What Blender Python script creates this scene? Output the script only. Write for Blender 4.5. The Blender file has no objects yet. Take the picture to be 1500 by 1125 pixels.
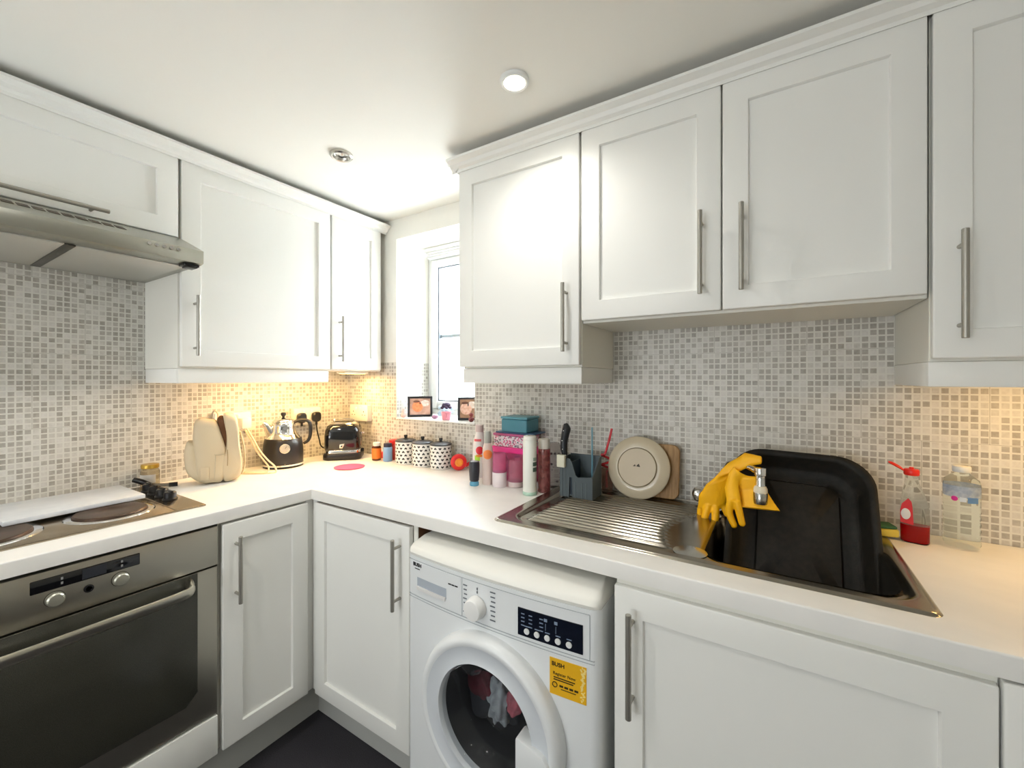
import bpy, bmesh, math, random
from mathutils import Vector, Matrix
PI = math.pi
rnd = random.Random(7)
sc = bpy.context.scene
COL = sc.collection

# ------------------------------------------------------------------ materials
def lin(c):
    return tuple(((v/255)/12.92 if v/255 <= .04045 else ((v/255+.055)/1.055)**2.4) for v in c)
_m = {}
def mat(name, col, rough=.5, metal=0., trans=0., ior=1.45, coat=0., emit=None, es=0., noise=None, bump=None, spec=.5, alpha=1., aniso=0.):
    """col = sRGB 0-255.  noise=(scale, colour2, amount[, stretch])  bump=(scale, strength[, stretch])"""
    if name in _m: return _m[name]
    m = bpy.data.materials.new(name); m.use_nodes = True
    nt = m.node_tree; b = nt.nodes['Principled BSDF']
    b.inputs['Base Color'].default_value = (*lin(col), 1)
    b.inputs['Roughness'].default_value = rough
    b.inputs['Metallic'].default_value = metal
    b.inputs['Transmission Weight'].default_value = trans
    b.inputs['IOR'].default_value = ior
    b.inputs['Coat Weight'].default_value = coat
    b.inputs['Specular IOR Level'].default_value = spec
    b.inputs['Alpha'].default_value = alpha
    if aniso: b.inputs['Anisotropic'].default_value = aniso
    if emit:
        b.inputs['Emission Color'].default_value = (*lin(emit), 1)
        b.inputs['Emission Strength'].default_value = es
    tc = nt.nodes.new('ShaderNodeTexCoord')
    def tex(scale, stretch):
        mp = nt.nodes.new('ShaderNodeMapping'); mp.inputs['Scale'].default_value = stretch
        nt.links.new(tc.outputs['Object'], mp.inputs[0])
        n = nt.nodes.new('ShaderNodeTexNoise'); n.inputs['Scale'].default_value = scale
        n.inputs['Detail'].default_value = 4
        nt.links.new(mp.outputs[0], n.inputs[0]); return n
    if noise:
        n = tex(noise[0], noise[3] if len(noise) > 3 else (1, 1, 1))
        r = nt.nodes.new('ShaderNodeMapRange'); r.inputs[1].default_value = .35; r.inputs[2].default_value = .65
        r.inputs[3].default_value = 0; r.inputs[4].default_value = noise[2]
        nt.links.new(n.outputs[0], r.inputs[0])
        x = nt.nodes.new('ShaderNodeMix'); x.data_type = 'RGBA'
        x.inputs[6].default_value = (*lin(col), 1); x.inputs[7].default_value = (*lin(noise[1]), 1)
        nt.links.new(r.outputs[0], x.inputs[0]); nt.links.new(x.outputs[2], b.inputs['Base Color'])
    if bump:
        n = tex(bump[0], bump[2] if len(bump) > 2 else (1, 1, 1))
        bp = nt.nodes.new('ShaderNodeBump'); bp.inputs['Strength'].default_value = bump[1]
        bp.inputs['Distance'].default_value = .002
        nt.links.new(n.outputs[0], bp.inputs['Height']); nt.links.new(bp.outputs[0], b.inputs['Normal'])
    _m[name] = m; return m

class NX:
    """tiny expression builder over Math nodes"""
    def __init__(s, nt): s.nt = nt
    def m(s, op, a, b=None, c=None):
        n = s.nt.nodes.new('ShaderNodeMath'); n.operation = op
        for i, v in enumerate((a, b, c)):
            if v is None: continue
            if isinstance(v, (int, float)): n.inputs[i].default_value = v
            else: s.nt.links.new(v, n.inputs[i])
        return n.outputs[0]

def tile_mat(name, axis, u0, ztop, xlim=None):
    """mosaic-effect wall tile below ztop, white paint above; cells 17.86 mm, tiles 250 mm laid in half bond"""
    m = bpy.data.materials.new(name); m.use_nodes = True
    nt = m.node_tree; b = nt.nodes['Principled BSDF']; X = NX(nt); L = nt.links.new
    g = nt.nodes.new('ShaderNodeNewGeometry'); sp = nt.nodes.new('ShaderNodeSeparateXYZ')
    L(g.outputs['Position'], sp.inputs[0])
    u = X.m('SUBTRACT', sp.outputs[axis], u0); v = X.m('SUBTRACT', sp.outputs[2], .906)
    p = .25/14
    uu = X.m('DIVIDE', u, p); vv = X.m('DIVIDE', v, p)
    cu = X.m('FLOOR', uu); cv = X.m('FLOOR', vv); fu = X.m('FRACT', uu); fv = X.m('FRACT', vv)
    cmb = nt.nodes.new('ShaderNodeCombineXYZ'); L(cu, cmb.inputs[0]); L(cv, cmb.inputs[1])
    wn = nt.nodes.new('ShaderNodeTexWhiteNoise'); wn.noise_dimensions = '2D'; L(cmb.outputs[0], wn.inputs['Vector'])
    # each tile is a slab of patterned stone: broad tone per row-group plus a tone per cell
    ramp = nt.nodes.new('ShaderNodeValToRGB'); cr = ramp.color_ramp; cr.interpolation = 'CONSTANT'
    stops = [(0, (167,163,154)), (.20, (175,171,162)), (.42, (183,180,171)), (.60, (201,199,191)), (.76, (207,205,198)), (.90, (212,210,203))]
    cr.elements[0].position = 0; cr.elements[0].color = (*lin(stops[0][1]), 1)
    cr.elements[1].position = stops[1][0]; cr.elements[1].color = (*lin(stops[1][1]), 1)
    for q, c in stops[2:]:
        e = cr.elements.new(q); e.color = (*lin(c), 1)
    L(wn.outputs['Value'], ramp.inputs[0])
    nz = nt.nodes.new('ShaderNodeTexNoise'); nz.inputs['Scale'].default_value = 95; nz.inputs['Detail'].default_value = 3
    L(g.outputs['Position'], nz.inputs['Vector'])
    mot = nt.nodes.new('ShaderNodeMix'); mot.data_type = 'RGBA'; mot.blend_type = 'SOFT_LIGHT'; mot.inputs[0].default_value = .5
    L(ramp.outputs[0], mot.inputs[6]); L(nz.outputs[0], mot.inputs[7])
    du = X.m('ABSOLUTE', X.m('SUBTRACT', fu, .5)); dv = X.m('ABSOLUTE', X.m('SUBTRACT', fv, .5))
    gm = X.m('GREATER_THAN', X.m('MAXIMUM', du, dv), .385)
    grout = nt.nodes.new('ShaderNodeMix'); grout.data_type = 'RGBA'
    L(gm, grout.inputs[0]); L(mot.outputs[2], grout.inputs[6]); grout.inputs[7].default_value = (*lin((219,218,210)), 1)
    # joints between the 250 mm tiles
    tv = X.m('DIVIDE', v, .25); row = X.m('FLOOR', tv)
    half = X.m('MULTIPLY', X.m('FRACT', X.m('MULTIPLY', row, .5)), 1.0)
    tu = X.m('ADD', X.m('DIVIDE', u, .25), half)
    ju = X.m('LESS_THAN', X.m('SUBTRACT', .5, X.m('ABSOLUTE', X.m('SUBTRACT', X.m('FRACT', tu), .5))), .0028)
    jv = X.m('LESS_THAN', X.m('SUBTRACT', .5, X.m('ABSOLUTE', X.m('SUBTRACT', X.m('FRACT', tv), .5))), .0028)
    jm = X.m('MULTIPLY', X.m('MAXIMUM', ju, jv), .55)
    jn = nt.nodes.new('ShaderNodeMix'); jn.data_type = 'RGBA'
    L(jm, jn.inputs[0]); L(grout.outputs[2], jn.inputs[6]); jn.inputs[7].default_value = (*lin((120,116,105)), 1)
    tiled = X.m('LESS_THAN', sp.outputs[2], ztop)
    if xlim is not None:
        tiled = X.m('MAXIMUM', tiled, X.m('GREATER_THAN', sp.outputs[0], xlim))
    pt = nt.nodes.new('ShaderNodeMix'); pt.data_type = 'RGBA'
    L(tiled, pt.inputs[0]); pt.inputs[6].default_value = (*lin((240,238,230)), 1); L(jn.outputs[2], pt.inputs[7])
    L(pt.outputs[2], b.inputs['Base Color'])
    rg = X.m('SUBTRACT', .6, X.m('MULTIPLY', tiled, .22)); L(rg, b.inputs['Roughness'])
    bp = nt.nodes.new('ShaderNodeBump'); bp.inputs['Strength'].default_value = .25; bp.inputs['Distance'].default_value = .001
    L(X.m('MULTIPLY', X.m('SUBTRACT', 1, gm), tiled), bp.inputs['Height']); L(bp.outputs[0], b.inputs['Normal'])
    return m

WHITE = mat('white_satin_paint', (242,242,237), .42)
CARC = mat('white_melamine', (236,235,226), .5)
BROWN = mat('brown_chipboard', (112,76,50), .7, noise=(30, (92,60,38), .6))
GREYP = mat('plinth_grey_white', (196,197,192), .55)
WORK = mat('white_worktop', (243,241,236), .38, noise=(9, (234,233,229), .6, (1, 1.6, 1)))
STEEL = mat('brushed_steel', (200,198,190), .3, 1., bump=(60, .08, (1, 30, 30)))
STEELX = mat('brushed_oven_steel', (176,172,160), .34, 1., bump=(60, .1, (30, 1, 30)))
HOODM = mat('satin_hood_steel', (168,168,158), .30, 1., bump=(60, .08, (1, 30, 30)))
SINKM = mat('sink_steel', (160,155,144), .2, 1., noise=(14, (138,131,118), .5))
CHROME = mat('chrome', (222,222,222), .08, 1.)
NICKEL = mat('brushed_nickel', (172,169,160), .42, .8)
BLACK = mat('black_plastic', (24,24,26), .35)
BLACKG = mat('black_gloss', (14,15,18), .12, coat=.5)
DARK = mat('dark_gap', (20,18,17), .9)
GLASSD = mat('dark_oven_glass', (50,50,44), .2, spec=.5, noise=(900, (72,71,62), .8))
WPL = mat('white_plastic', (236,238,236), .32)
WPLW = mat('cream_socket_plastic', (240,236,220), .35)
CLEAR = mat('clear_plastic', (238,242,240), .06, trans=1., ior=1.12, spec=.5)
GLASS = mat('clear_glass', (244,247,246), .02, trans=1., ior=1.25)

# ------------------------------------------------------------------ mesh helpers
def add(bm, t):
    me = bpy.data.meshes.new('tmp'); t.to_mesh(me); t.free(); bm.from_mesh(me); bpy.data.meshes.remove(me)
def B(): return bmesh.new()
def box(bm, x0, x1, y0, y1, z0, z1, bev=0., seg=2, M=None):
    t = B(); bmesh.ops.create_cube(t, size=1)
    bmesh.ops.scale(t, vec=(x1-x0, y1-y0, z1-z0), verts=t.verts)
    bmesh.ops.translate(t, vec=((x0+x1)/2, (y0+y1)/2, (z0+z1)/2), verts=t.verts)
    if bev: bmesh.ops.bevel(t, geom=t.edges[:], offset=bev, segments=seg, profile=.5, affect='EDGES')
    if M is not None: t.transform(M)
    add(bm, t); return bm
def rings(bm, R, cap0=True, cap1=True, closed=True):
    """connect successive rings of points"""
    V = [[bm.verts.new(p) for p in r] for r in R]; n = len(R[0])
    for a, b in zip(V, V[1:]):
        for i in range(n if closed else n-1):
            j = (i+1) % n
            bm.faces.new((a[i], a[j], b[j], b[i]))
    if cap0: bm.faces.new(V[0][::-1])
    if cap1: bm.faces.new(V[-1])
    return V
def lathe(bm, prof, c=(0,0,0), seg=40, M=None, cap=True):
    t = B(); R = []
    for r, z in prof:
        r = max(r, 1e-5)
        R.append([(r*math.cos(2*PI*i/seg), r*math.sin(2*PI*i/seg), z) for i in range(seg)])
    rings(t, R, cap, cap); bmesh.ops.recalc_face_normals(t, faces=t.faces)
    t.transform(Matrix.Translation(c) @ (M if M is not None else Matrix()))
    add(bm, t); return bm
def axis_m(d):
    """matrix turning +Z to direction d"""
    return Vector((0,0,1)).rotation_difference(Vector(d).normalized()).to_matrix().to_4x4()
def cyl(bm, a, b, r, seg=24, bev=0.):
    a = Vector(a); b = Vector(b); h = (b-a).length
    pr = [(r-bev, 0), (r, bev), (r, h-bev), (r-bev, h)] if bev else [(r, 0), (r, h)]
    return lathe(bm, pr, a, seg, axis_m(b-a))
def tube(bm, pts, r, seg=10, sub=6, flat=None):
    """smooth tube through pts (Catmull-Rom); r number or list; flat=(sx,sz) squashes the section"""
    P = [Vector(p) for p in pts]; n = len(P)
    rr = r if isinstance(r, (list, tuple)) else [r]*n
    Q, RR = [], []
    for i in range(n-1):
        p0 = P[max(i-1, 0)]; p1 = P[i]; p2 = P[i+1]; p3 = P[min(i+2, n-1)]
        for k in range(sub):
            t = k/sub
            Q.append(.5*((2*p1)+(p2-p0)*t+(2*p0-5*p1+4*p2-p3)*t*t+(3*p1-p0-3*p2+p3)*t**3))
            RR.append(rr[i]*(1-t)+rr[i+1]*t)
    Q.append(P[-1]); RR.append(rr[-1])
    t = B(); R = []; up = None
    for i, q in enumerate(Q):
        d = (Q[min(i+1, len(Q)-1)]-Q[max(i-1, 0)]).normalized()
        if up is None:
            up = Vector((0,0,1)) if abs(d.z) < .9 else Vector((1,0,0))
        s = d.cross(up).normalized(); up = s.cross(d).normalized()
        fx, fz = flat or (1, 1)
        R.append([q + s*math.cos(2*PI*k/seg)*RR[i]*fx + up*math.sin(2*PI*k/seg)*RR[i]*fz for k in range(seg)])
    rings(t, R); bmesh.ops.recalc_face_normals(t, faces=t.faces); add(bm, t); return bm
def rr_pts(hx, hy, r, n=6):
    r = min(r, hx*.999, hy*.999); out = []
    for sx, sy, a0 in ((1,1,0), (-1,1,PI/2), (-1,-1,PI), (1,-1,3*PI/2)):
        for k in range(n+1):
            a = a0 + PI/2*k/n
            out.append((sx*(hx-r)+r*math.cos(a), sy*(hy-r)+r*math.sin(a)))
    return out
def loft(bm, lv, n=6, cap0=True, cap1=True, M=None):
    """stack of rounded rectangles: lv = [(z, cx, cy, hx, hy, r)]"""
    t = B(); rings(t, [[(cx+x, cy+y, z) for x, y in rr_pts(hx, hy, r, n)] for z, cx, cy, hx, hy, r in lv], cap0, cap1)
    bmesh.ops.recalc_face_normals(t, faces=t.faces)
    if M is not None: t.transform(M)
    add(bm, t); return bm
def prism(bm, poly, axis, a0, a1, bev=0., M=None):
    """poly of 2-D points extruded along an axis ('x': (y,z), 'y': (x,z), 'z': (x,y))"""
    f = {'x': lambda p, a: (a, p[0], p[1]), 'y': lambda p, a: (p[0], a, p[1]), 'z': lambda p, a: (p[0], p[1], a)}[axis]
    t = B(); rings(t, [[f(p, a0) for p in poly], [f(p, a1) for p in poly]])
    bmesh.ops.recalc_face_normals(t, faces=t.faces)
    if bev: bmesh.ops.bevel(t, geom=t.edges[:], offset=bev, segments=2, profile=.5, affect='EDGES')
    if M is not None: t.transform(M)
    add(bm, t); return bm
def ball(bm, c, r, s=(1,1,1), seg=20, M=None):
    t = B(); bmesh.ops.create_uvsphere(t, u_segments=seg, v_segments=max(8, seg//2), radius=r)
    bmesh.ops.scale(t, vec=s, verts=t.verts)
    if M is not None: t.transform(M)
    bmesh.ops.translate(t, vec=c, verts=t.verts); add(bm, t); return bm
def text(bm, s, size, M, depth=.0006, bold=True):
    cu = bpy.data.curves.new('t', 'FONT'); cu.body = s; cu.size = size; cu.extrude = depth
    cu.align_x = 'CENTER'; cu.align_y = 'CENTER'
    if bold: cu.offset = size*.02
    ob = bpy.data.objects.new('t', cu)
    me = bpy.data.meshes.new_from_object(ob)
    t = B(); t.from_mesh(me); t.transform(M); add(bm, t)
    bpy.data.objects.remove(ob); bpy.data.curves.remove(cu); bpy.data.meshes.remove(me); return bm
def slab(bm, xs, ys, keep, z0, z1):
    """grid of cells extruded between z0 and z1, only outer faces"""
    t = B(); V = {}
    def v(i, j, z):
        k = (i, j, z)
        if k not in V: V[k] = t.verts.new((xs[i], ys[j], z))
        return V[k]
    nx, ny = len(xs)-1, len(ys)-1
    K = lambda i, j: 0 <= i < nx and 0 <= j < ny and keep(i, j)
    for i in range(nx):
        for j in range(ny):
            if not K(i, j): continue
            t.faces.new((v(i,j,z1), v(i+1,j,z1), v(i+1,j+1,z1), v(i,j+1,z1)))
            t.faces.new((v(i,j,z0), v(i,j+1,z0), v(i+1,j+1,z0), v(i+1,j,z0)))
            if not K(i-1,j): t.faces.new((v(i,j,z0), v(i,j,z1), v(i,j+1,z1), v(i,j+1,z0)))
            if not K(i+1,j): t.faces.new((v(i+1,j,z0), v(i+1,j+1,z0), v(i+1,j+1,z1), v(i+1,j,z1)))
            if not K(i,j-1): t.faces.new((v(i,j,z0), v(i+1,j,z0), v(i+1,j,z1), v(i,j,z1)))
            if not K(i,j+1): t.faces.new((v(i,j+1,z0), v(i,j+1,z1), v(i+1,j+1,z1), v(i+1,j+1,z0)))
    bmesh.ops.recalc_face_normals(t, faces=t.faces); add(bm, t); return bm

# ------------------------------------------------------------------ objects
ROOTM = {}
def link(name, bm, m, smooth=35):
    me = bpy.data.meshes.new(name); bm.normal_update(); bm.to_mesh(me); bm.free()
    for x in (m if isinstance(m, (list, tuple)) else [m]): me.materials.append(x)
    if smooth:
        me.polygons.foreach_set('use_smooth', [True]*len(me.polygons))
        me.set_sharp_from_angle(angle=math.radians(smooth))
    o = bpy.data.objects.new(name, me); COL.objects.link(o); return o
def thing(name, label, cat, loc=(0,0,0), rz=0., group=None):
    o = bpy.data.objects.new(name, None); COL.objects.link(o)
    o.empty_display_size = .05
    o.location = loc; o.rotation_euler = (0, 0, rz); o['label'] = label; o['category'] = cat
    if group: o['group'] = group
    ROOTM[o.name] = Matrix.Translation(loc) @ Matrix.Rotation(rz, 4, 'Z')
    return o
def part(root, name, bm, m, world=False, label=None, smooth=35):
    """a child mesh; local coordinates of its root unless world"""
    if world: bm.transform(ROOTM[root.name].inverted())
    o = link(name, bm, m, smooth); o.parent = root
    if root.name in ROOTM: ROOTM[o.name] = ROOTM[root.name]
    if label: o['label'] = label
    return o
def solo(name, bm, m, label, cat, loc=(0,0,0), rz=0., group=None, smooth=35):
    """a thing that is one mesh, given in local coordinates"""
    o = link(name, bm, m, smooth); o.location = loc; o.rotation_euler = (0,0,rz)
    o['label'] = label; o['category'] = cat
    if group: o['group'] = group
    return o
def struct(name, bm, m, smooth=35):
    o = link(name, bm, m, smooth); o['kind'] = 'structure'; return o
def facing(x, y, off=0.):
    """rotation that turns a thing's front (-Y) to the middle of the kitchen floor"""
    return math.atan2(-1.524-y, 2.063-x) + PI/2 + off

WT = .91      # worktop height
CEIL = 2.15
XR, YB = 3.45, -3.3

# ================================================================== ROOM
TILE_L = tile_mat('mosaic_tile_left', 1, -1.074, 1.90)
TILE_R = tile_mat('mosaic_tile_right', 0, 1.894, 1.406, .98)
TILE_J = tile_mat('mosaic_tile_reveal', 1, 0.0, 1.406)
PAINT = mat('wall_paint', (238,236,228), .6)
struct('floor', box(B(), -.1, XR+.1, YB-.1, .3, -.1, 0), mat('black_carpet_tile', (40,38,42), .85, noise=(420, (70,68,74), .7), bump=(500, .5)))
struct('ceiling', box(B(), -.1, XR+.1, YB-.1, .3, CEIL, CEIL+.1), mat('ceiling_paint', (245,244,237), .7))
struct('wall_left', box(B(), -.1, 0, YB-.1, .3, 0, CEIL), TILE_L)
# right-hand (sink) wall with the window opening
WX0, WX1, WZ0, WZ1 = .397, .904, 1.112, 2.045
bm = B()
t = B()
xs = [0, WX0, WX1, XR+.1]; zs = [0, WZ0, WZ1, CEIL]
slab(t, xs, zs, lambda i, j: not (i == 1 and j == 1), 0, .3)
t.transform(Matrix(((1,0,0,0), (0,0,1,0), (0,1,0,0), (0,0,0,1)))); bmesh.ops.recalc_face_normals(t, faces=t.faces); add(bm, t)
wr = link('wall_right', bm, [TILE_R, TILE_J]); wr['kind'] = 'structure'
for p in wr.data.polygons:
    c = p.center
    if abs(p.normal.x) > .9 and WX0-.01 < c.x < WX1+.01: p.material_index = 1
struct('wall_far', box(B(), XR, XR+.1, YB, .0, 0, CEIL), PAINT)
# rear wall, behind the camera, with a window opening added for fill light
t = B(); slab(t, [0, .3, 1.9, XR], [0, .75, 2.02, CEIL], lambda i, j: not (i == 1 and j == 1), 0, .12)
t.transform(Matrix.Translation((0, YB-.12, 0)) @ Matrix(((1,0,0,0), (0,0,1,0), (0,1,0,0), (0,0,0,1)))); bmesh.ops.recalc_face_normals(t, faces=t.faces)
bm = B(); add(bm, t); struct('wall_rear', bm, PAINT)
w2 = thing('window_2', 'added rear window for fill light', 'window'); del w2['category']; del w2['label']; w2['kind'] = 'structure'  # invented window, out of view, put in to admit daylight fill
bm = B()
for a, b, c, d in ((.3,.36,.75,2.02), (1.84,1.9,.75,2.02), (.36,1.84,.75,.81), (.36,1.84,1.96,2.02), (1.07,1.13,.81,1.96)):
    box(bm, a, b, YB-.09, YB-.04, c, d, .004)
part(w2, 'window_frame', bm, WPL)

# window in the sink wall
w1 = thing('window_1', '', 'window'); del w1['category']; del w1['label']; w1['kind'] = 'structure'
def frame(x0, x1, z0, z1, y0, y1, wl, bev=.004):
    bm = B()
    box(bm, x0, x0+wl, y0, y1, z0, z1, bev); box(bm, x1-wl, x1, y0, y1, z0, z1, bev)
    box(bm, x0+wl, x1-wl, y0, y1, z0, z0+wl, bev); box(bm, x0+wl, x1-wl, y0, y1, z1-wl, z1, bev)
    return bm
part(w1, 'window_frame', frame(WX0, WX1, WZ0+.008, WZ1-.03, .235, .298, .032), WPL)
part(w1, 'sash', frame(WX0+.03, WX1-.03, WZ0+.042, WZ1-.062, .225, .285, .042, .006), WPL)
part(w1, 'gasket', frame(WX0+.070, WX1-.070, WZ0+.082, WZ1-.102, .238, .262, .008, 0), mat('grey_gasket', (90,98,104), .6))
part(w1, 'pane', box(B(), WX0+.07, WX1-.07, .25, .254, WZ0+.08, WZ1-.1), mat('window_pane', (250,252,252), .0, trans=1., ior=1.02))
part(w1, 'glazing_bar', box(B(), WX0+.075, WX1-.075, .256, .266, 1.548, 1.566, .002), mat('bar_grey', (178,188,196), .4))
part(w1, 'window_sill', box(B(), WX0, WX1, -.006, .236, WZ0-.001, WZ0+.007, .003), WPL)
bm = B()
for i, (y0, y1, z0, z1) in enumerate(((.19,.232,2.022,2.044), (.196,.23,2.008,2.021), (.2,.228,1.996,2.007), (.2,.228,1.985,1.995))):
    box(bm, WX0+.012+.004*i, WX1-.012-.004*i, y0, y1, z0, z1, .003)
solo('window_blind', bm, mat('blind_white', (236,238,236), .6), 'white blind fully raised against the top of the window recess', 'blind')

# ================================================================== CABINET PARTS
def door_bm(x0, x1, z0, z1, yf, th=.02, m=.08, inset=True, mb=None):
    """shaker door, front face at y=yf looking to -Y"""
    t = B(); bmesh.ops.create_cube(t, size=1)
    bmesh.ops.scale(t, vec=(x1-x0, th, z1-z0), verts=t.verts)
    bmesh.ops.translate(t, vec=((x0+x1)/2, yf+th/2, (z0+z1)/2), verts=t.verts)
    bmesh.ops.bevel(t, geom=t.edges[:], offset=.003, segments=3, profile=.5, affect='EDGES')
    if inset:
        t.normal_update(); t.faces.ensure_lookup_table()
        f = max((f for f in t.faces if f.normal.y < -.9), key=lambda f: f.calc_area())
        bmesh.ops.inset_region(t, faces=[f], thickness=m-.003, depth=0)
        bmesh.ops.inset_region(t, faces=[f], thickness=.0015, depth=-.0015)
        bmesh.ops.inset_region(t, faces=[f], thickness=.0015, depth=-.008)
    bm = B(); add(bm, t); return bm
def handle_bm(x, z0, z1, yd, horizontal=False, off=.032, r=.006):
    """bar handle with two standoffs on a door whose face is at y=yd"""
    bm = B(); q = (z1-z0)*.13
    if horizontal:
        cyl(bm, (z0, yd-off, x), (z1, yd-off, x), r, 16, .001)
        for z in (z0+q, z1-q): cyl(bm, (z, yd-off, x), (z, yd+.0005, x), .0045, 12)
    else:
        cyl(bm, (x, yd-off, z0), (x, yd-off, z1), r, 16, .001)
        for z in (z0+q, z1-q): cyl(bm, (x, yd-off, z), (x, yd+.0005, z), .0045, 12)
    return bm
def add_door(root, x0, x1, z0, z1, yf, hx=None, hz=None, m=.08, horizontal=False):
    d = part(root, 'door', door_bm(x0, x1, z0, z1, yf, m=m), WHITE)
    if hx is not None: part(d, 'handle', handle_bm(hx, hz[0], hz[1], yf, horizontal), NICKEL)
    return d
def carcass(root, x0, x1, y0, y1, z0, z1, m=None, hollow=False, th=.018):
    bm = B()
    if hollow:
        box(bm, x0, x0+th, y0, y1, z0, z1); box(bm, x1-th, x1, y0, y1, z0, z1)
        box(bm, x0+th, x1-th, y0, y1, z0, z0+th); box(bm, x0+th, x1-th, y1-.006, y1, z0+th, z1)
    else: box(bm, x0, x1, y0, y1, z0, z1, .001, 1)
    return part(root, 'carcass', bm, m or CARC)
TL = PI/2      # left-run units are turned so that their front looks to +X

# ---- wall units on the sink wall
def lightrail(root, x0, x1, left=True, right=True, y=-.302, z0=1.305, z1=1.3575):
    bm = B(); box(bm, x0, x1, y, y+.018, z0, z1, .002)
    if left: box(bm, x0, x0+.016, y+.018, -.004, z0, z1, .002)
    if right: box(bm, x1-.016, x1, y+.018, -.004, z0, z1, .002)
    return part(root, 'light_rail', bm, WHITE)
c = thing('wall_cabinet', 'white wall cabinet beside the window, single door with handle on its right edge', 'cabinet', (1.08, 0, 1.305), 0, 'white shaker wall cabinets')
def W(root, x0, x1, z0=1.358, z1=2.10, xr=0): pass
o = (1.08, 1.305)
def unitR(name, label, x0, x1, z0, doors, rail, group='white shaker wall cabinets'):
    r = thing(name, label, 'cabinet', (x0, 0, z0), 0, group)
    def P(n, bm, m): return part(r, n, bm, m, world=True)
    P('carcass', box(B(), x0, x1, -.299, -.002, z0, 2.098, .001, 1), CARC)
    P('gap_shade_board', box(B(), x0+.002, x1-.002, -.296, -.006, 2.0985, 2.112), BROWN)  # dark board added to deepen the shade between cornice and ceiling
    for (a, b, c0, c1, hx, hz) in doors:
        d = P('door', door_bm(a, b, c0, c1, -.32), WHITE)
        part(d, 'handle', handle_bm(hx, hz[0], hz[1], -.32), NICKEL, world=True)
    if rail:
        bm = B(); box(bm, x0-.002, x1-.001, -.302, -.284, 1.305, 1.3575, .002)
        for k in rail: box(bm, *( (x0-.002, x0+.014) if k == 'l' else (x1-.017, x1-.001)), -.284, -.003, 1.305, 1.3575, .002)
        P('light_rail', bm, WHITE)
    return r
bpy.data.objects.remove(c)
unitR('wall_cabinet', 'white wall cabinet beside the window, one door with its handle low on the right', 1.083, 1.553, 1.358,
      [(1.076, 1.551, 1.364, 2.083, 1.510, (1.405, 1.618))], 'lr')
unitR('wall_cabinet', 'shorter white double-door wall cabinet above the draining board and sink', 1.556, 2.338, 1.493,
      [(1.558, 1.9445, 1.5, 2.083, 1.899, (1.541, 1.757)), (1.9485, 2.334, 1.5, 2.083, 1.993, (1.541, 1.757))], '')
unitR('wall_cabinet', 'white wall cabinet at the right edge of the photo, handle on its left', 2.3405, 2.86, 1.358,
      [(2.342, 2.858, 1.364, 2.083, 2.381, (1.402, 1.618))], 'lr')
# ---- wall units on the cooker wall (local x = world y - start, front to world +X)
def unitL(name, label, y0, y1, z0, doors, rail, group='white shaker wall cabinets'):
    r = thing(name, label, 'cabinet', (0, y0, z0), TL, group)
    def P(n, bm, m): bm.transform(Matrix.Translation((-y0*0, 0, -z0))); return part(r, n, bm, m)
    P('carcass', box(B(), 0, y1-y0, -.299, -.002, z0, 2.098, .001, 1), CARC)
    P('gap_shade_board', box(B(), .002, y1-y0-.002, -.296, -.006, 2.0985, 2.112), BROWN)  # same added board, darkening the gap above the cooker-wall cornice
    for (a, b, c0, c1, h) in doors:
        d = P('door', door_bm(a-y0, b-y0, c0, c1, -.32), WHITE)
        bm = handle_bm(h[2], h[0]-y0, h[1]-y0, -.32, True) if h[3] else handle_bm(h[2]-y0, h[0], h[1], -.32)
        bm.transform(Matrix.Translation((0, 0, -z0))); part(d, 'handle', bm, NICKEL)
    if rail:
        bm = B(); box(bm, .001, y1-y0-.001, -.302, -.284, 1.305, 1.3575, .002)
        for k in rail: box(bm, *((.001, .017) if k == 'l' else (y1-y0-.017, y1-y0-.001)), -.284, -.003, 1.305, 1.3575, .002)
        P('light_rail', bm, WHITE)
    return r
unitL('wall_cabinet', 'wide white cabinet above the cooker hood with a horizontal handle', -1.512, -.9115, 1.806,
      [(-1.510, -.9135, 1.81, 2.083, (-1.37, -1.097, 1.828, True))], '')
unitL('wall_cabinet', 'white wall cabinet right of the cooker hood with a wide single door', -.909, -.3265, 1.358,
      [(-.904, -.3295, 1.364, 2.083, (1.402, 1.614, -.866, False))], 'l')
unitL('wall_cabinet', 'narrow white wall cabinet in the corner next to the window', -.3255, -.022, 1.358,
      [(-.322, -.036, 1.364, 2.083, (1.401, 1.614, -.284, False))], '')
# ---- cornices
prof = [(0, 2.0835), (.322, 2.0835), (.3235, 2.090), (.334, 2.096), (.340, 2.106), (.350, 2.110), (.360, 2.1135), (.360, 2.1215), (0, 2.1215)]
p2 = [(.30, 2.0985)] + prof[1:1] + [(.3212, 2.0850), (.3212, 2.0805), (.3230, 2.0805), (.3235, 2.090), (.334, 2.096), (.340, 2.106), (.350, 2.110), (.360, 2.1135), (.360, 2.1215), (.30, 2.1215)]
bm = B(); prism(bm, [(-a, z) for a, z in p2], 'x', 1.047, 2.90)
dx = 1.087   # return at the window end
prism(bm, [(dx+.302-a, z) for a, z in p2], 'y', -.33, -.003)
solo('cornice', bm, WHITE, 'long white moulded cornice on top of the sink-wall cabinets, returning at the window', 'cornice', smooth=20)
bm = B(); prism(bm, [(a, z) for a, z in p2], 'y', -1.56, -.004)
solo('cornice', bm, WHITE, 'white moulded cornice on top of the cooker-wall cabinets', 'cornice', smooth=20)

# ================================================================== BASE UNITS
def handleV(d, x, z0, z1, yf, zoff=0): pass
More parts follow.
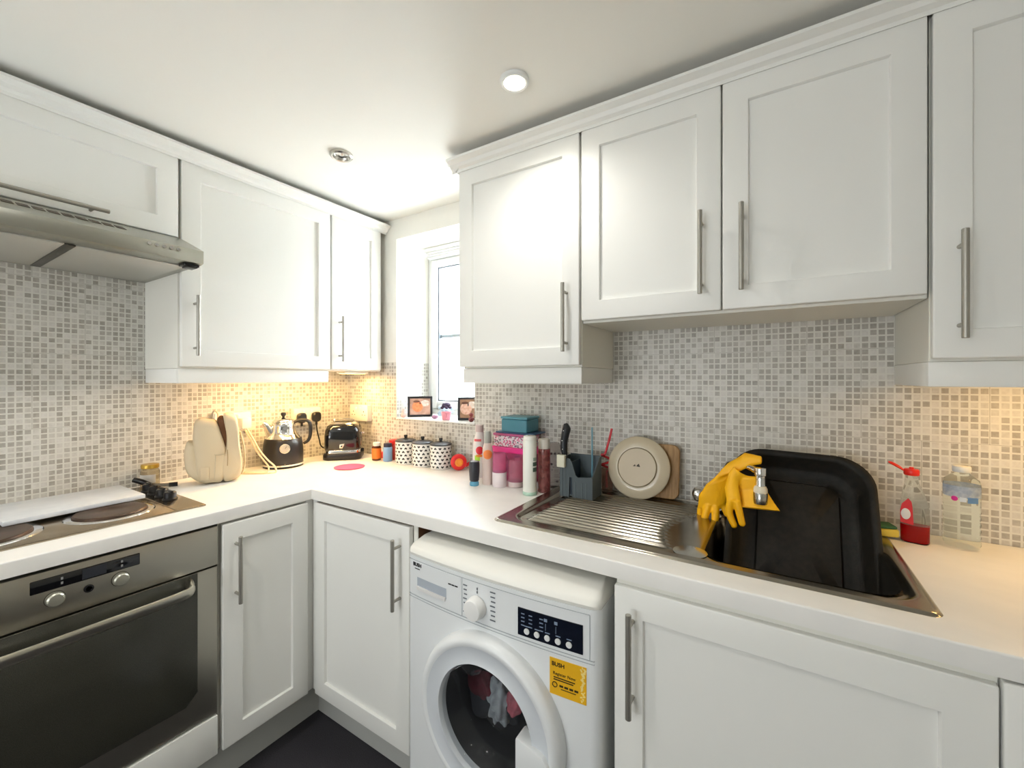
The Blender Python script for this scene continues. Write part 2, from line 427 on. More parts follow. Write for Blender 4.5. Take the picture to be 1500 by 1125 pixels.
# corner base cabinets
r = thing('base_cabinet', 'white base cabinet between the oven and the corner, handle on its left', 'cabinet', (0, -.905, .15), TL, 'white shaker base cabinets')
def PL(root, n, bm, z): bm.transform(Matrix.Translation((0, 0, -z))); return part(root, n, bm, WHITE if n != 'handle' else NICKEL)
y0 = -.905
bm = B(); box(bm, .004, .303, -.575, -.02, .155, .870); part(r, 'carcass', (bm.transform(Matrix.Translation((0,0,-.15))), bm)[1], CARC)
d = PL(r, 'door', door_bm(.009, .292, .155, .862, -.6, m=.08), .15)
PL(d, 'handle', handle_bm(.046, .609, .822, -.6), .15)
PL(r, 'corner_post', box(B(), .294, .330, -.588, -.560, .155, .868, .001), .15)
r = thing('base_cabinet', 'white base cabinet in the corner beside the washing machine, handle on its right', 'cabinet', (.57, 0, .15), 0, 'white shaker base cabinets')
part(r, 'carcass', box(B(), .605, 1.126, -.578, -.02, .155, .870), BROWN, world=True, label='brown board carcass side')
part(r, 'front_edge', box(B(), 1.110, 1.1275, -.5815, -.5785, .155, .870), CARC, world=True)
d = part(r, 'door', door_bm(.619, 1.108, .155, .862, -.6), WHITE, world=True)
part(d, 'handle', handle_bm(1.069, .606, .826, -.6), NICKEL, world=True)
part(r, 'corner_post', box(B(), .5905, .6175, -.588, -.5785, .155, .868, .001), WHITE, world=True)
# sink base unit
r = thing('base_cabinet', 'wide white base cabinet under the sink, right of the washing machine', 'cabinet', (1.754, 0, .15), 0, 'white shaker base cabinets')
bm = B(); box(bm, 1.754, 1.772, -.575, -.02, .155, .87); box(bm, 2.334, 2.352, -.575, -.02, .155, .87)
box(bm, 1.772, 2.334, -.575, -.02, .155, .173); box(bm, 1.772, 2.334, -.03, -.02, .173, .7)
box(bm, 1.757, 2.352, -.585, -.572, .80, .871)
part(r, 'carcass', bm, CARC, world=True)
d = part(r, 'door', door_bm(1.7555, 2.350, .155, .857, -.6, m=.088), WHITE, world=True)
part(d, 'handle', handle_bm(1.797, .591, .816, -.6, r=.0065), NICKEL, world=True)
r = thing('base_cabinet', 'white base cabinet at the right edge of the photo, right of the sink unit', 'cabinet', (2.355, 0, .15), 0, 'white shaker base cabinets')
part(r, 'carcass', box(B(), 2.3545, 2.95, -.575, -.02, .155, .87), CARC, world=True)
part(r, 'door', door_bm(2.3545, 2.95, .155, .866, -.6, m=.088), WHITE, world=True)
# plinths
solo('plinth', box(B(), .500, .521, -1.50, -.521, .001, .152), GREYP, 'grey-white plinth board under the cooker-side base units', 'plinth')
solo('plinth', box(B(), .5215, 1.126, -.521, -.503, .001, .152), GREYP, 'grey-white plinth board under the corner cabinet, ending at the washing machine', 'plinth')
solo('plinth', box(B(), 1.754, 2.95, -.521, -.503, .001, .152), GREYP, 'grey-white plinth board under the sink cabinets', 'plinth')

# worktop
SX0, SX1, SY0, SY1 = 1.365, 2.312, -.525, -.032
BX0, BX1, BY0, BY1 = 1.922, 2.272, -.474, -.118
xs = [.002, .60, 1.40, 2.285, 2.95]; ys = [-1.52, -.60, -.495, -.065, -.002]
bm = B(); slab(bm, xs, ys, lambda i, j: (i == 0 or j >= 1) and not (i == 2 and j == 2), .872, .91)
es = [e for e in bm.edges if all(abs(v.co.z-.91) < 1e-5 for v in e.verts) and (all(abs(v.co.y+.6) < 1e-5 and v.co.x > .59 for v in e.verts) or all(abs(v.co.x-.6) < 1e-5 for v in e.verts))
      and len(e.link_faces) == 2 and abs(e.calc_face_angle(0)) > .5]
bmesh.ops.bevel(bm, geom=es, offset=.004, segments=3, profile=.5, affect='EDGES')
solo('worktop', bm, WORK, 'continuous L-shaped white worktop along both walls', 'worktop')

# ================================================================== OVEN + HOB + HOOD
r = thing('oven', 'built-in stainless steel oven with black glass door under the hob', 'oven', (0, -1.508, .28), TL)
def PO(root, n, bm, m, **k):   # local x = world y + 1.508 ; local y = -world x
    bm.transform(Matrix.Translation((0, 0, -.28))); return part(root, n, bm, m, **k)
Y = lambda y: y + 1.508
PO(r, 'body', box(B(), .004, .596, -.572, -.03, .285, .868), BLACK)
cp = PO(r, 'control_panel', box(B(), .002, .599, -.598, -.573, .745, .864, .002), STEELX)
bm = B(); box(bm, Y(-1.297), Y(-1.098), -.5995, -.597, .817, .848, .002); PO(cp, 'display', bm, BLACKG)
bm = B()
for y in (-1.245, -1.135):
    bm = B()
    for z in (.838, .827): box(bm, Y(y)-.002, Y(y)+.002, -.6, -.5994, z-.003, z+.003)
    PO(cp, 'display_mark', bm, mat('display_grey', (150,150,148), .5))
bm = B(); box(bm, Y(-1.21), Y(-1.165), -.5999, -.5994, .820, .845); PO(cp, 'display_window', bm, mat('display_window', (52,54,60), .2))
for y in (-1.257, -1.138):
    PO(cp, 'knob', lathe(B(), [(.0165,0), (.017,.003), (.016,.014), (.013,.017), (0,.018)], (Y(y), -.597, .7935), 32, axis_m((0,-1,0))), mat('knob_silver', (176,174,160), .35, .7))
    PO(cp, 'knob_ring', lathe(B(), [(.0185,0), (.0185,.0012), (.0165,.0014)], (Y(y), -.5975, .7935), 32, axis_m((0,-1,0))), mat('ring_dark', (70,66,56), .4))
PO(cp, 'button', lathe(B(), [(.0095,0), (.0095,.003), (.006,.0035), (.006,.001), (0,.001)], (Y(-1.198), -.597, .793), 24, axis_m((0,-1,0))), BLACK, label='small round black button')
# door : steel surround with chamfered glass
dr = thing('x', '', 'x'); bpy.data.objects.remove(dr)
def octo(y0, y1, z0, z1, c):
    return [(y0+c, z0), (y1-c, z0), (y1, z0+c), (y1, z1), (y0, z1), (y0, z0+c)]
bm = B()
outer = [(.002,.283), (.599,.283), (.599,.739), (.002,.739)]
box(bm, .002, .599, -.594, -.573, .283, .739, .002)
dr = PO(r, 'door', bm, STEELX)
bm = B(); prism(bm, [(a, z) for a, z in octo(Y(-1.455), Y(-.962), .352, .7375, .03)], 'y', -.5965, -.590, .0008)
PO(dr, 'glass', bm, GLASSD, label='dark speckled oven glass')
# handle: broad flattened bar with curved returns
bm = B(); yl, yr, zz = Y(-1.425), Y(-.985), .705
tube(bm, [(yl, -.592, zz+.012), (yl+.004, -.622, zz+.008), (yl+.03, -.640, zz), (Y(-1.2), -.645, zz), (yr-.03, -.640, zz), (yr-.004, -.622, zz+.008), (yr, -.592, zz+.012)], .0170, 14, 8, flat=(.5, 1.05))
PO(dr, 'handle', bm, mat('handle_steel', (206,202,188), .3, 1.), label='pale steel bar handle')
PO(r, 'lower_panel', box(B(), .002, .599, -.598, -.575, .156, .277, .002), WHITE, label='white panel below the oven door')

HZ = WT
r = thing('hob', 'stainless steel hob with solid electric plates set in the worktop above the oven', 'hob', (.275, -1.19, WT))
HB = mat('hob_steel', (190,178,160), .2, 1., noise=(10, (150,130,105), .5), bump=(150, .1))
bm = B(); box(bm, .05, .505, -1.488, -.903, WT-.0005, WT+.006, .003)
box(bm, .05, .497, -.984, -.981, WT+.005, WT+.0075, .001)
part(r, 'hob_top', bm, HB, world=True)
PLM = mat('hotplate_iron', (74,60,50), .42, .55, noise=(40, (96,74,58), .8), bump=(300, .1))
for x, y, rr in ((.368, -1.098, .083), (.360, -1.352, .098), (.155, -1.098, .090), (.150, -1.352, .075)):
    part(r, 'hotplate_ring', lathe(B(), [(rr+.020, .005), (rr+.017, .0085), (rr+.009, .010), (rr+.001, .009), (rr, .006)], (x, y, WT), 56, cap=False), CHROME, world=True)
    part(r, 'hotplate', lathe(B(), [(rr, .005), (rr, .013), (rr-.003, .0155), (rr*.35, .0155), (rr*.33, .0145), (0, .0145)], (x, y, WT), 56), PLM, world=True)
for x, y in ((.155,-.945), (.215,-.945), (.28,-.945), (.345,-.945)):
    bm = lathe(B(), [(.021,.006), (.0215,.010), (.018,.013), (.017,.03), (.014,.033), (0,.033)], (x, y, WT), 28)
    box(bm, x-.016, x+.016, y-.0035, y+.0035, WT+.03, WT+.037, .001)
    part(r, 'knob', bm, BLACK, world=True)
# lighter lying at the back right of the hob
bm = B(); tube(bm, [(.070,-.962,WT+.040), (.085,-.943,WT+.030), (.100,-.922,WT+.0165)], [.011,.012,.010], 12, flat=(1,.8))
r = thing('gas_lighter', 'black and grey stick lighter lying across the hob knobs', 'lighter', (.11, -.9, WT+.04))
part(r, 'grip', bm, BLACK, world=True)
part(r, 'tube', tube(B(), [(.100,-.922,WT+.0165), (.112,-.893,WT+.012), (.120,-.872,WT+.010)], .006, 10), mat('lighter_grey', (128,120,108), .4, .5), world=True, label='grey metal tube')
part(r, 'tip', tube(B(), [(.119,-.873,WT+.0095), (.127,-.848,WT+.0088)], .008, 10), BLACK, world=True)
r2 = None
# white glass / board lying over the rear hotplates
bm = B(); pts = [(.085,-1.275), (.118,-1.0), (.300,-.996), (.324,-1.303)]
pts = [(.070,-1.306), (.072,-1.0), (.300,-.996), (.324,-1.303)]
prism(bm, pts, 'z', WT+.0165, WT+.030, .0025)
solo('chopping_board', bm, mat('pale_grey_board', (222,224,226), .3, noise=(25, (205,208,212), .5)), 'flat white board lying over the back hotplates against the tiles', 'board')
# spice jar
def jar_lathe(r_, h): return [(r_*.9,0), (r_,.004), (r_,h*.74), (r_*.78,h*.84), (r_*.78,h*.86)]
r = thing('glass_jar', 'small glass jar with gold lid and pale label behind the hob knobs', 'jar', (.040, -.905, WT))
part(r, 'body', lathe(B(), [(.026,0), (.029,.004), (.029,.058), (.024,.068), (.024,.071)], seg=36), mat('jar_glass', (232,222,196), .05, trans=.9, ior=1.2))
part(r, 'lid', lathe(B(), [(.026,.070), (.0275,.072), (.0275,.083), (.026,.085), (0,.085)], seg=36), mat('gold_lid', (196,160,70), .3, .8))
bm = B(); t = B(); rings(t, [[(.0296*math.cos(a), .0296*math.sin(a), z) for a in [math.radians(-95+8*k) for k in range(15)]] for z in (.016,.048)], False, False, closed=False); add(bm, t)
part(r, 'label', bm, mat('label_pale', (216,210,200), .6))

r = thing('cooker_hood', 'grey steel visor cooker hood under the wide wall cabinet', 'hood', (0, -1.508, 1.69), TL)
def PH(n, bm, m, root=None, **k):
    bm.transform(Matrix.Translation((0, 0, -1.69))); return part(root or r, n, bm, m, **k)
bm = B()
hp = [(-.002, 1.69), (-.478, 1.690), (-.496, 1.692), (-.497, 1.733), (-.325, 1.8055), (-.300, 1.8055), (-.002, 1.8055)]
prism(bm, hp, 'x', .002, .601, .0015)
PH('canopy', bm, HOODM)
sl = math.atan2(1.786-1.733, .117)
fil = mat('hood_filter', (196,196,190), .45, .6, bump=(900, .4))
for a, b in ((.03, .300), (.322, .575)):
    PH('filter', box(B(), a, b, -.43, -.035, 1.6865, 1.6915, .002), fil)
PH('filter_divider', box(B(), .300, .322, -.43, -.03, 1.6855, 1.6905, .001), mat('divider_dark', (84,82,76), .4, .6))
bm = B()
for k in range(9):
    y = Y(-1.305 + k*.0275)
    t = B(); box(t, -.0105, .0105, -.019, .019, -.0006, .0008)
    t.transform(Matrix.Translation((y, -.395, 1.7765)) @ Matrix.Rotation(math.atan2(.0725, .172), 4, 'X'))
    add(bm, t)
PH('vent_slot', bm, mat('slot_shadow', (84,76,64), .8))
for k in range(5):
    PH('button', lathe(B(), [(.0055,0), (.0055,.004), (.0045,.0055), (0,.0055)], (Y(-1.047+k*.0178), -.4965, 1.7215), 20, axis_m((0,-1,0))), CHROME)
bm = B(); box(bm, .555, .597, -.475, -.435, 1.683, 1.690, .001); box(bm, .562, .590, -.48, -.44, 1.678, 1.684, .001)
PH('switch', bm, BLACK)

# ================================================================== WASHING MACHINE
WX, WY = 1.137, -.636
r = thing('washing_machine', 'white freestanding washing machine under the worktop beside the corner cabinet', 'washing machine', (WX, WY, 0))
WMM = mat('machine_white', (234,237,238), .3); WMG = mat('machine_grey_white', (214,219,224), .3)
WW = .598
def bow(u): return -.017*(1-((u-WW/2)/(WW/2))**2)
def bowed(bm, u0, u1, z0, z1, d0, d1, n=14, rc=0.):
    """panel following the bowed front: d0,d1 = distance in front of (negative) / behind the surface"""
    t = B(); R = []
    for k in range(n+1):
        u = u0+(u1-u0)*k/n; b = bow(u)
        c = 0.
        R.append([(u, b+d1, z0), (u, b+d0, z0), (u, b+d0, z1), (u, b+d1, z1)])
    rings(t, R); bmesh.ops.recalc_face_normals(t, faces=t.faces); add(bm, t); return bm
# body with rounded front corners
bm = B(); pl = []
for k in range(6):
    a = PI + PI/2*k/5
    pl.append((.022+.022*math.cos(a), .022+.022*math.sin(a)))
N = 16; pl = []
rc = .022
for k in range(6):
    a = PI+PI/2*k/5; pl.append((rc+rc*math.cos(a), rc+rc*math.sin(a)+bow(rc)*min(1, k/5)))
for k in range(1, N):
    u = rc+(WW-2*rc)*k/N; pl.append((u, bow(u)))
for k in range(6):
    a = 3*PI/2+PI/2*k/5; pl.append((WW-rc+rc*math.cos(a), rc+rc*math.sin(a)+bow(rc)*min(1, (5-k)/5)))
pl += [(WW, .57), (0, .57)]
prism(bm, pl, 'z', .012, .804)
body = part(r, 'body', bm, WMM, smooth=40)
for fx in (.03, .51):
    for fy in (.05, .45): part(r, 'foot', cyl(B(), (fx+.03, fy+.03, 0), (fx+.03, fy+.03, .0125), .025, 20), BLACK)
# top: front lip slopes down towards the bowed front
t = B(); R = []
def ring_top(z, inset, front):
    out = []
    for (x, y) in pl:
        xx = min(max(x, inset), WW-inset); yy = y
        if y < .3: yy = y + front
        out.append((xx, yy, z))
    return out
rings(t, [ring_top(.8045, .001, .001), ring_top(.812, 0, -.001), ring_top(.820, .001, .003), ring_top(.827, .004, .012), ring_top(.842, .012, .058), ring_top(.8445, .016, .075)])
bmesh.ops.recalc_face_normals(t, faces=t.faces); bm = B(); add(bm, t)
part(r, 'top', bm, mat('machine_top', (240,239,232), .4), smooth=30)
# control panel seams
bm = B(); bowed(bm, .012, .575, .7925, .7935, -.0012, .002); bowed(bm, .012, .586, .690, .6915, -.0012, .002); bowed(bm, .012, .586, .683, .684, -.0012, .002)
u = .221; bowed(bm, u, u+.0012, .692, .7925, -.0012, .002, 1); bowed(bm, .575, .5762, .69, .7925, -.0012, .002, 1)
part(r, 'panel_seam', bm, mat('seam_grey', (168,174,178), .6))
# detergent drawer pull
bm = B(); bowed(bm, .052, .168, .716, .745, -.0012, .002, 6)
dd = part(r, 'detergent_drawer', bowed(B(), .022, .216, .696, .789, -.0008, .003, 10), WMM)
bm = B(); bowed(bm, .048, .165, .718, .747, -.0016, .002, 6); part(dd, 'recess', bm, mat('recess_shade_grey', (176,184,194), .5))  # flat panel; the shade of the hollow is put into its grey
bm = B(); bowed(bm, .050, .163, .7135, .7225, -.006, .002, 6); part(dd, 'pull', bm, mat('pull_white', (232,230,228), .35))
# logo, small print
INK = mat('ink_black', (20,20,22), .5); INKG = mat('ink_grey', (110,116,122), .6)
def onface(u, z, d=.0016):
    sl_ = math.atan2(bow(u+.01)-bow(u-.01), .02)
    return Matrix.Translation((u, bow(u)-d, z)) @ Matrix.Rotation(sl_, 4, 'Z') @ Matrix.Rotation(PI/2, 4, 'X')
bm = B(); text(bm, 'BUSH', .0145, onface(.048, .7815)); part(r, 'logo', bm, INK)
bm = B()
for k in range(4):
    t = B(); box(t, -.003, .003, -.001, .001, -.0005, .0005); t.transform(onface(.041+k*.005, .7705)); add(bm, t)
part(r, 'small_print', bm, INK); bm = B()
for u, z, w in [(.190, .764, .034)]:
    for q in range(3):
        t = B(); box(t, -.005, .005, -.0015, .0015, -.0005, .0005); t.transform(onface(u-.012+q*.012, z)); add(bm, t)
part(r, 'small_print', bm, INK)
bm = B()
KU, KZ = .273, .731
for cu_, w_ in ((.233, .0065), (.322, .008)):
    bm = B()
    for k in range(7):
        z = .7765-k*.0117+(.004 if cu_ > .3 else 0)
        t = B(); box(t, -w_+.0015*(k % 3), w_-.001*(k % 2), -.0014, .0014, -.0005, .0005); t.transform(onface(cu_, z)); add(bm, t)
    part(r, 'programme_print', bm, INKG)
bm = B()
for k in range(2):
    t = B(); box(t, -.0015, .0015, -.003, .003, -.0005, .0005); t.transform(onface(KU, .7685+.009*k)); add(bm, t)
part(r, 'programme_print', bm, INKG)
kn = lathe(B(), [(.0285,0), (.029,.004), (.0265,.022), (.0245,.026), (.0215,.027), (0,.027)], (0,0,0), 40, axis_m((0,-1,0)))
kn.transform(Matrix.Translation((KU, bow(KU)-.001, KZ)))
kk = part(r, 'programme_knob', kn, mat('knob_white', (242,242,240), .3))
# display and buttons
dp = part(r, 'display', bowed(B(), .396, .560, .700, .766, -.0022, .002, 8), mat('display_navy', (14,20,34), .18))
bm = B()
for q in range(3):
    for k in range(4):
        t = B(); box(t, -.0045, .0045, -.0011, .0011, -.0005, .0005); t.transform(onface(.410+q*.0245-(.004 if q == 1 else 0), .7535-k*.0092, .0026)); add(bm, t)
for q in range(5):
    t = B(); box(t, -.006, .006, -.001, .001, -.0005, .0005); t.transform(onface(.421+q*.0268, .7255, .0026)); add(bm, t)
for u in (.470, .496):
    t = B(); box(t, -.0004, .0004, -.008, .008, -.0005, .0005); t.transform(onface(u, .738, .0026)); add(bm, t)
    t = B(); box(t, -.004, .004, -.0035, .0035, -.0005, .0005); t.transform(onface(u, .754, .0026)); add(bm, t)
part(dp, 'display_marks', bm, mat('display_text', (130,146,168), .6))
for q in range(5):
    u = .4205+q*.0268
    b_ = lathe(B(), [(.0072,0), (.0072,.002), (.006,.003), (0,.003)], (0,0,0), 22); b_.transform(onface(u, .7135, .0018))
    part(dp, 'button', b_, WPL)
# yellow sticker
st = part(r, 'sticker', bowed(B(), .480, .568, .588, .672, -.0014, .001, 6), mat('sticker_yellow', (236,180,22), .5), label='yellow registration sticker')
bm = B(); text(bm, 'BUSH', .013, onface(.501, .659)); text(bm, 'Register Now', .0098, onface(.516, .638), .0005, False)
for k, w in ((0, .026), (1, .024)):
    t = B(); box(t, -w, w, -.0011, .0011, -.0005, .0005); t.transform(onface(.486+.004+w, .629-k*.005)); add(bm, t)
for k in range(4):
    t = B(); box(t, -.0045, .0045, -.0022, .0022, -.0005, .0005); t.transform(onface(.509+k*.012, .612)); add(bm, t)
t = B(); box(t, -.018, .018, -.0008, .0008, -.0005, .0005); t.transform(onface(.526, .605)); add(bm, t)
t = lathe(B(), [(.0065,0), (.0065,.001), (.005,.001), (.005,0)], (0,0,0), 20, cap=False); t.transform(onface(.493, .612)); add(bm, t)
part(st, 'lettering', bm, mat('sticker_ink', (50,36,8), .6))
bm = B()
for k in range(26):
    t = B(); a = rnd.uniform(.002, .0042); box(t, -a, a, -a*.5, a*.5, -.0004, .0004)
    t.transform(onface(.556+rnd.uniform(0, .009), .594+k*.003) @ Matrix.Rotation(rnd.uniform(0, 3), 4, 'Z')); add(bm, t)
part(st, 'edge_pattern', bm, mat('sticker_pale', (250,226,140), .5))
# porthole door
DU, DZ = .308, .459
def ringm(prof, m, name, root=r, **k):
    b_ = lathe(B(), prof, (0,0,0), 72, axis_m((0,-1,0)), cap=False)
    b_.transform(Matrix.Translation((DU, -.010, DZ))); return part(root, name, b_, m, smooth=50, **k)
dor = ringm([(.2125,-.01), (.2140,.006), (.2125,.022), (.207,.033), (.199,.0385), (.192,.0385), (.186,.036)], WMM, 'door')
ringm([(.186,.036), (.180,.034), (.164,.031), (.150,.033), (.1435,.036), (.140,.030), (.138,.012)], WMG, 'inner_ring', dor, label='pale blue-grey inner ring')
DG = mat('porthole_glass', (214,218,222), .02, trans=.97, ior=1.06, coat=.35)
ringm([(.1385,.026), (.134,.018), (.112,.004), (.098,-.03), (.088,-.06), (.001,-.072)], DG, 'glass_bowl', dor)
b_ = B()
# drum and laundry seen through the glass : dark cavity in front of the body
cav = lathe(B(), [(.139,.010), (.139,-.012), (.1385,-.0135)], (0,0,0), 48, axis_m((0,-1,0)), cap=False)
# handle
hm = [(.105,-.2), (.17,-.2), (.172,.02), (.165,.0225), (.108,.028), (.104,.02)]
bm = B(); prism(bm, [(DU+a, DZ+z) for a, z in [(.103,-.075), (.182,-.085), (.190,-.01), (.176,.006), (.108,.026), (.103,.020)]], 'y', -.056, -.012, .004)
part(dor, 'handle', bm, WMM)

# ---- real drum opening: cut the body front and add a drum behind the glass
def carve(obj, loc, rad, depth):
    cb = lathe(B(), [(rad, 0), (rad, depth)], (0,0,0), 64, axis_m((0,1,0))); cb.transform(Matrix.Translation(loc))
    co = link('cutter', cb, DARK)
    co.parent = obj.parent
    md = obj.modifiers.new('b', 'BOOLEAN'); md.operation = 'DIFFERENCE'; md.object = co; md.solver = 'EXACT'
    bpy.context.view_layer.update()
    dg = bpy.context.evaluated_depsgraph_get(); me = bpy.data.meshes.new_from_object(obj.evaluated_get(dg))
    obj.modifiers.clear(); old = obj.data; obj.data = me; bpy.data.meshes.remove(old)
    bpy.data.objects.remove(co)
    me.set_sharp_from_angle(angle=math.radians(40))
carve(body, (DU, -.05, DZ), .152, .30)
body.data.materials.clear(); body.data.materials.append(WMM)
dm = lathe(B(), [(.150,.03), (.1495,-.02), (.1495,-.22), (.02,-.225), (.001,-.225)], (0,0,0), 48, axis_m((0,-1,0)), cap=False)
dm.transform(Matrix.Translation((DU, -.010, DZ))); part(r, 'drum', dm, mat('drum_dark', (40,42,46), .4, .6))
def cloth(name, c, s, col, seed, label):
    q = random.Random(seed); t = B(); bmesh.ops.create_icosphere(t, subdivisions=4, radius=1)
    ph = [(Vector((q.uniform(-1,1), q.uniform(-1,1), q.uniform(-1,1)))*q.uniform(3, 9), q.uniform(0, 6), q.uniform(.03, .12)) for _ in range(9)]
    for v in t.verts:
        d = sum(a*math.sin(v.co.dot(k)+p) for k, p, a in ph)
        v.co *= 1+d; v.co = Vector((v.co.x*s[0], v.co.y*s[1], v.co.z*s[2]))+Vector(c)
    bm = B(); add(bm, t)
    return solo(name, bm, mat(name+'_'+str(seed), col, .85, noise=(40, tuple(int(x*.6) for x in col), .6)), label, 'laundry', (WX+DU, WY, DZ), smooth=60)
cloth('laundry', (-.055,.130,-.070), (.085,.060,.066), (46,48,54), 3, 'dark clothes heaped in the washing machine drum')
cloth('laundry', (-.045,.098,-.060), (.034,.03,.062), (186,192,196), 5, 'pale grey garment seen through the washing machine porthole')
cloth('laundry', (.008,.095,-.035), (.022,.02,.030), (206,108,120), 8, 'pink garment seen through the washing machine porthole')
cloth('laundry', (-.100,.105,-.030), (.034,.03,.042), (110,30,44), 11, 'dark red garment at the left inside the washing machine porthole')

# ================================================================== SINK
def sdf(x, y, x0, x1, y0, y1, rad):
    cx, cy = (x0+x1)/2, (y0+y1)/2; dx = abs(x-cx)-(x1-x0)/2+rad; dy = abs(y-cy)-(y1-y0)/2+rad
    return math.hypot(max(dx, 0), max(dy, 0)) + min(max(dx, dy), 0) - rad
def sst(a, b, v):
    t = min(max((v-a)/(b-a), 0), 1); return t*t*(3-2*t)
t = B(); nx, ny = 190, 240
gx = [SX0+(SX1-SX0)*i/nx for i in range(nx+1)]; gy = [SY0+(SY1-SY0)*j/ny for j in range(ny+1)]
V = {}
RAD = .06
for i, x in enumerate(gx):
    for j, y in enumerate(gy):
        s0 = sdf(x, y, SX0, SX1, SY0, SY1, .022)
        # squeeze outside corner points on to the rounded outline
        px, py = x, y
        if s0 > 0:
            cx = min(max(x, SX0+.022), SX1-.022); cy = min(max(y, SY0+.022), SY1-.022)
            k = .022/math.hypot(x-cx, y-cy); px, py = cx+(x-cx)*k, cy+(y-cy)*k; s0 = 0
        z = WT+.0055*sst(0, .007, -s0)
        s1 = sdf(px, py, SX0+.045, SX1-.024, SY0+.032, SY1-.035, .05)
        z -= .0065*sst(.004, -.012, s1)
        # fluted drainer
        if px < BX0-.01:
            rx = sst(SX0+.075, SX0+.105, px)*(1-sst(BX0-.075-.05*math.sin((py+.5)*9), BX0-.05-.05*math.sin((py+.5)*9), px))
            ry = sst(SY0+.058, SY0+.07, py)*(1-sst(SY1-.066, SY1-.052, py))
            z += .0062*rx*ry*(.5+.5*math.cos(2*PI*(py-SY0)/.0236))**1.2
        sb = sdf(px, py, BX0, BX1, BY0, BY1, RAD)
        z -= .004*sst(.012, 0, sb)
        if abs(sb) < .0026:   # snap on to bowl outline
            e = 1e-4
            gxv = (sdf(px+e, py, BX0, BX1, BY0, BY1, RAD)-sdf(px-e, py, BX0, BX1, BY0, BY1, RAD))/(2*e)
            gyv = (sdf(px, py+e, BX0, BX1, BY0, BY1, RAD)-sdf(px, py-e, BX0, BX1, BY0, BY1, RAD))/(2*e)
            px -= sb*gxv; py -= sb*gyv; sb = 0
        V[i, j] = (t.verts.new((px, py, z)), sb)
for i in range(nx):
    for j in range(ny):
        q = [V[i,j], V[i+1,j], V[i+1,j+1], V[i,j+1]]
        if sum(a[1] for a in q)/4 < 0 or max(a[1] for a in q) <= 0: continue
        try: t.faces.new([a[0] for a in q])
        except ValueError: pass
for v in [v for v in t.verts if not v.link_faces]: t.verts.remove(v)
bm = B(); add(bm, t)
r = thing('sink', 'stainless steel inset sink with fluted draining board on the left', 'sink', (1.84, -.28, WT))
part(r, 'drainer', bm, SINKM, world=True, smooth=60)
bcx, bcy, bhx, bhy = (BX0+BX1)/2, (BY0+BY1)/2, (BX1-BX0)/2, (BY1-BY0)/2
bm = B(); loft(bm, [(WT-.0005, bcx, bcy, bhx+.002, bhy+.002, RAD), (WT-.006, bcx, bcy, bhx-.002, bhy-.002, RAD-.002), (.80, bcx, bcy, bhx-.010, bhy-.010, RAD-.005),
     (.752, bcx, bcy, bhx-.016, bhy-.016, RAD), (.742, bcx, bcy, bhx-.03, bhy-.03, RAD), (.740, bcx, bcy, .04, .04, .039)], 8, cap0=False)
part(r, 'bowl', bm, SINKM, world=True, smooth=60)
bm = B(); lathe(bm, [(.0,.0), (.035,.0), (.038,.0012), (.034,.0026), (.0,.0018)], (BX0-.030, -.455, WT-.0008), 36)
part(r, 'overflow_cap', bm, mat('cap_steel', (205,205,200), .2, 1.), world=True)
# tap
r = thing('mixer_tap', 'chrome mixer tap with swivel spout behind the sink, draped with rubber gloves', 'tap', (1.935, -.072, WT))
bm = B(); cyl(bm, (1.935,-.072,WT+.004), (1.935,-.072,WT+.012), .028, 32, .002); cyl(bm, (1.935,-.072,WT+.01), (1.935,-.072,WT+.062), .019, 28, .002)
cyl(bm, (1.885,-.072,WT+.042), (1.985,-.072,WT+.042), .014, 24, .002)
part(r, 'base', bm, CHROME, world=True)
for s in (-1, 1):
    bm = B(); x = 1.935+s*.082
    lathe(bm, [(.006,0), (.013,.008), (.023,.022), (.024,.034), (.019,.044), (.008,.049), (0,.05)], (1.935+s*.048, -.072, WT+.042), 32, axis_m((s,-.15,.05)))
    part(r, 'handle', bm, CHROME, world=True)
part(r, 'spout', tube(B(), [(1.935,-.072,WT+.055), (1.936,-.084,WT+.125), (1.947,-.108,WT+.156), (1.970,-.140,WT+.166), (2.000,-.172,WT+.163), (2.024,-.195,WT+.158)], .0095, 16, 8), CHROME, world=True)
bm = B(); hx, hy = 2.030, -.200
lathe(bm, [(.008,.170), (.0145,.169), (.0155,.166), (.0155,.150), (.0125,.148), (.0125,.126), (.0135,.124), (.0135,.121)], (hx, hy, WT), 28)
part(r, 'spout_head', bm, CHROME, world=True)
bm = B(); lathe(bm, [(.0125,.121), (.0165,.113), (.017,.104), (.0165,.102)], (hx, hy, WT), 28); part(r, 'aerator_collar', bm, mat('collar_cream', (232,224,202), .35), world=True, label='cream plastic aerator collar')
bm = B(); lathe(bm, [(.0165,.1025), (.0175,.101), (.0175,.078), (.0165,.072), (0,.072)], (hx, hy, WT), 28); part(r, 'aerator', bm, mat('aerator_steel', (170,170,165), .25, 1.), world=True)

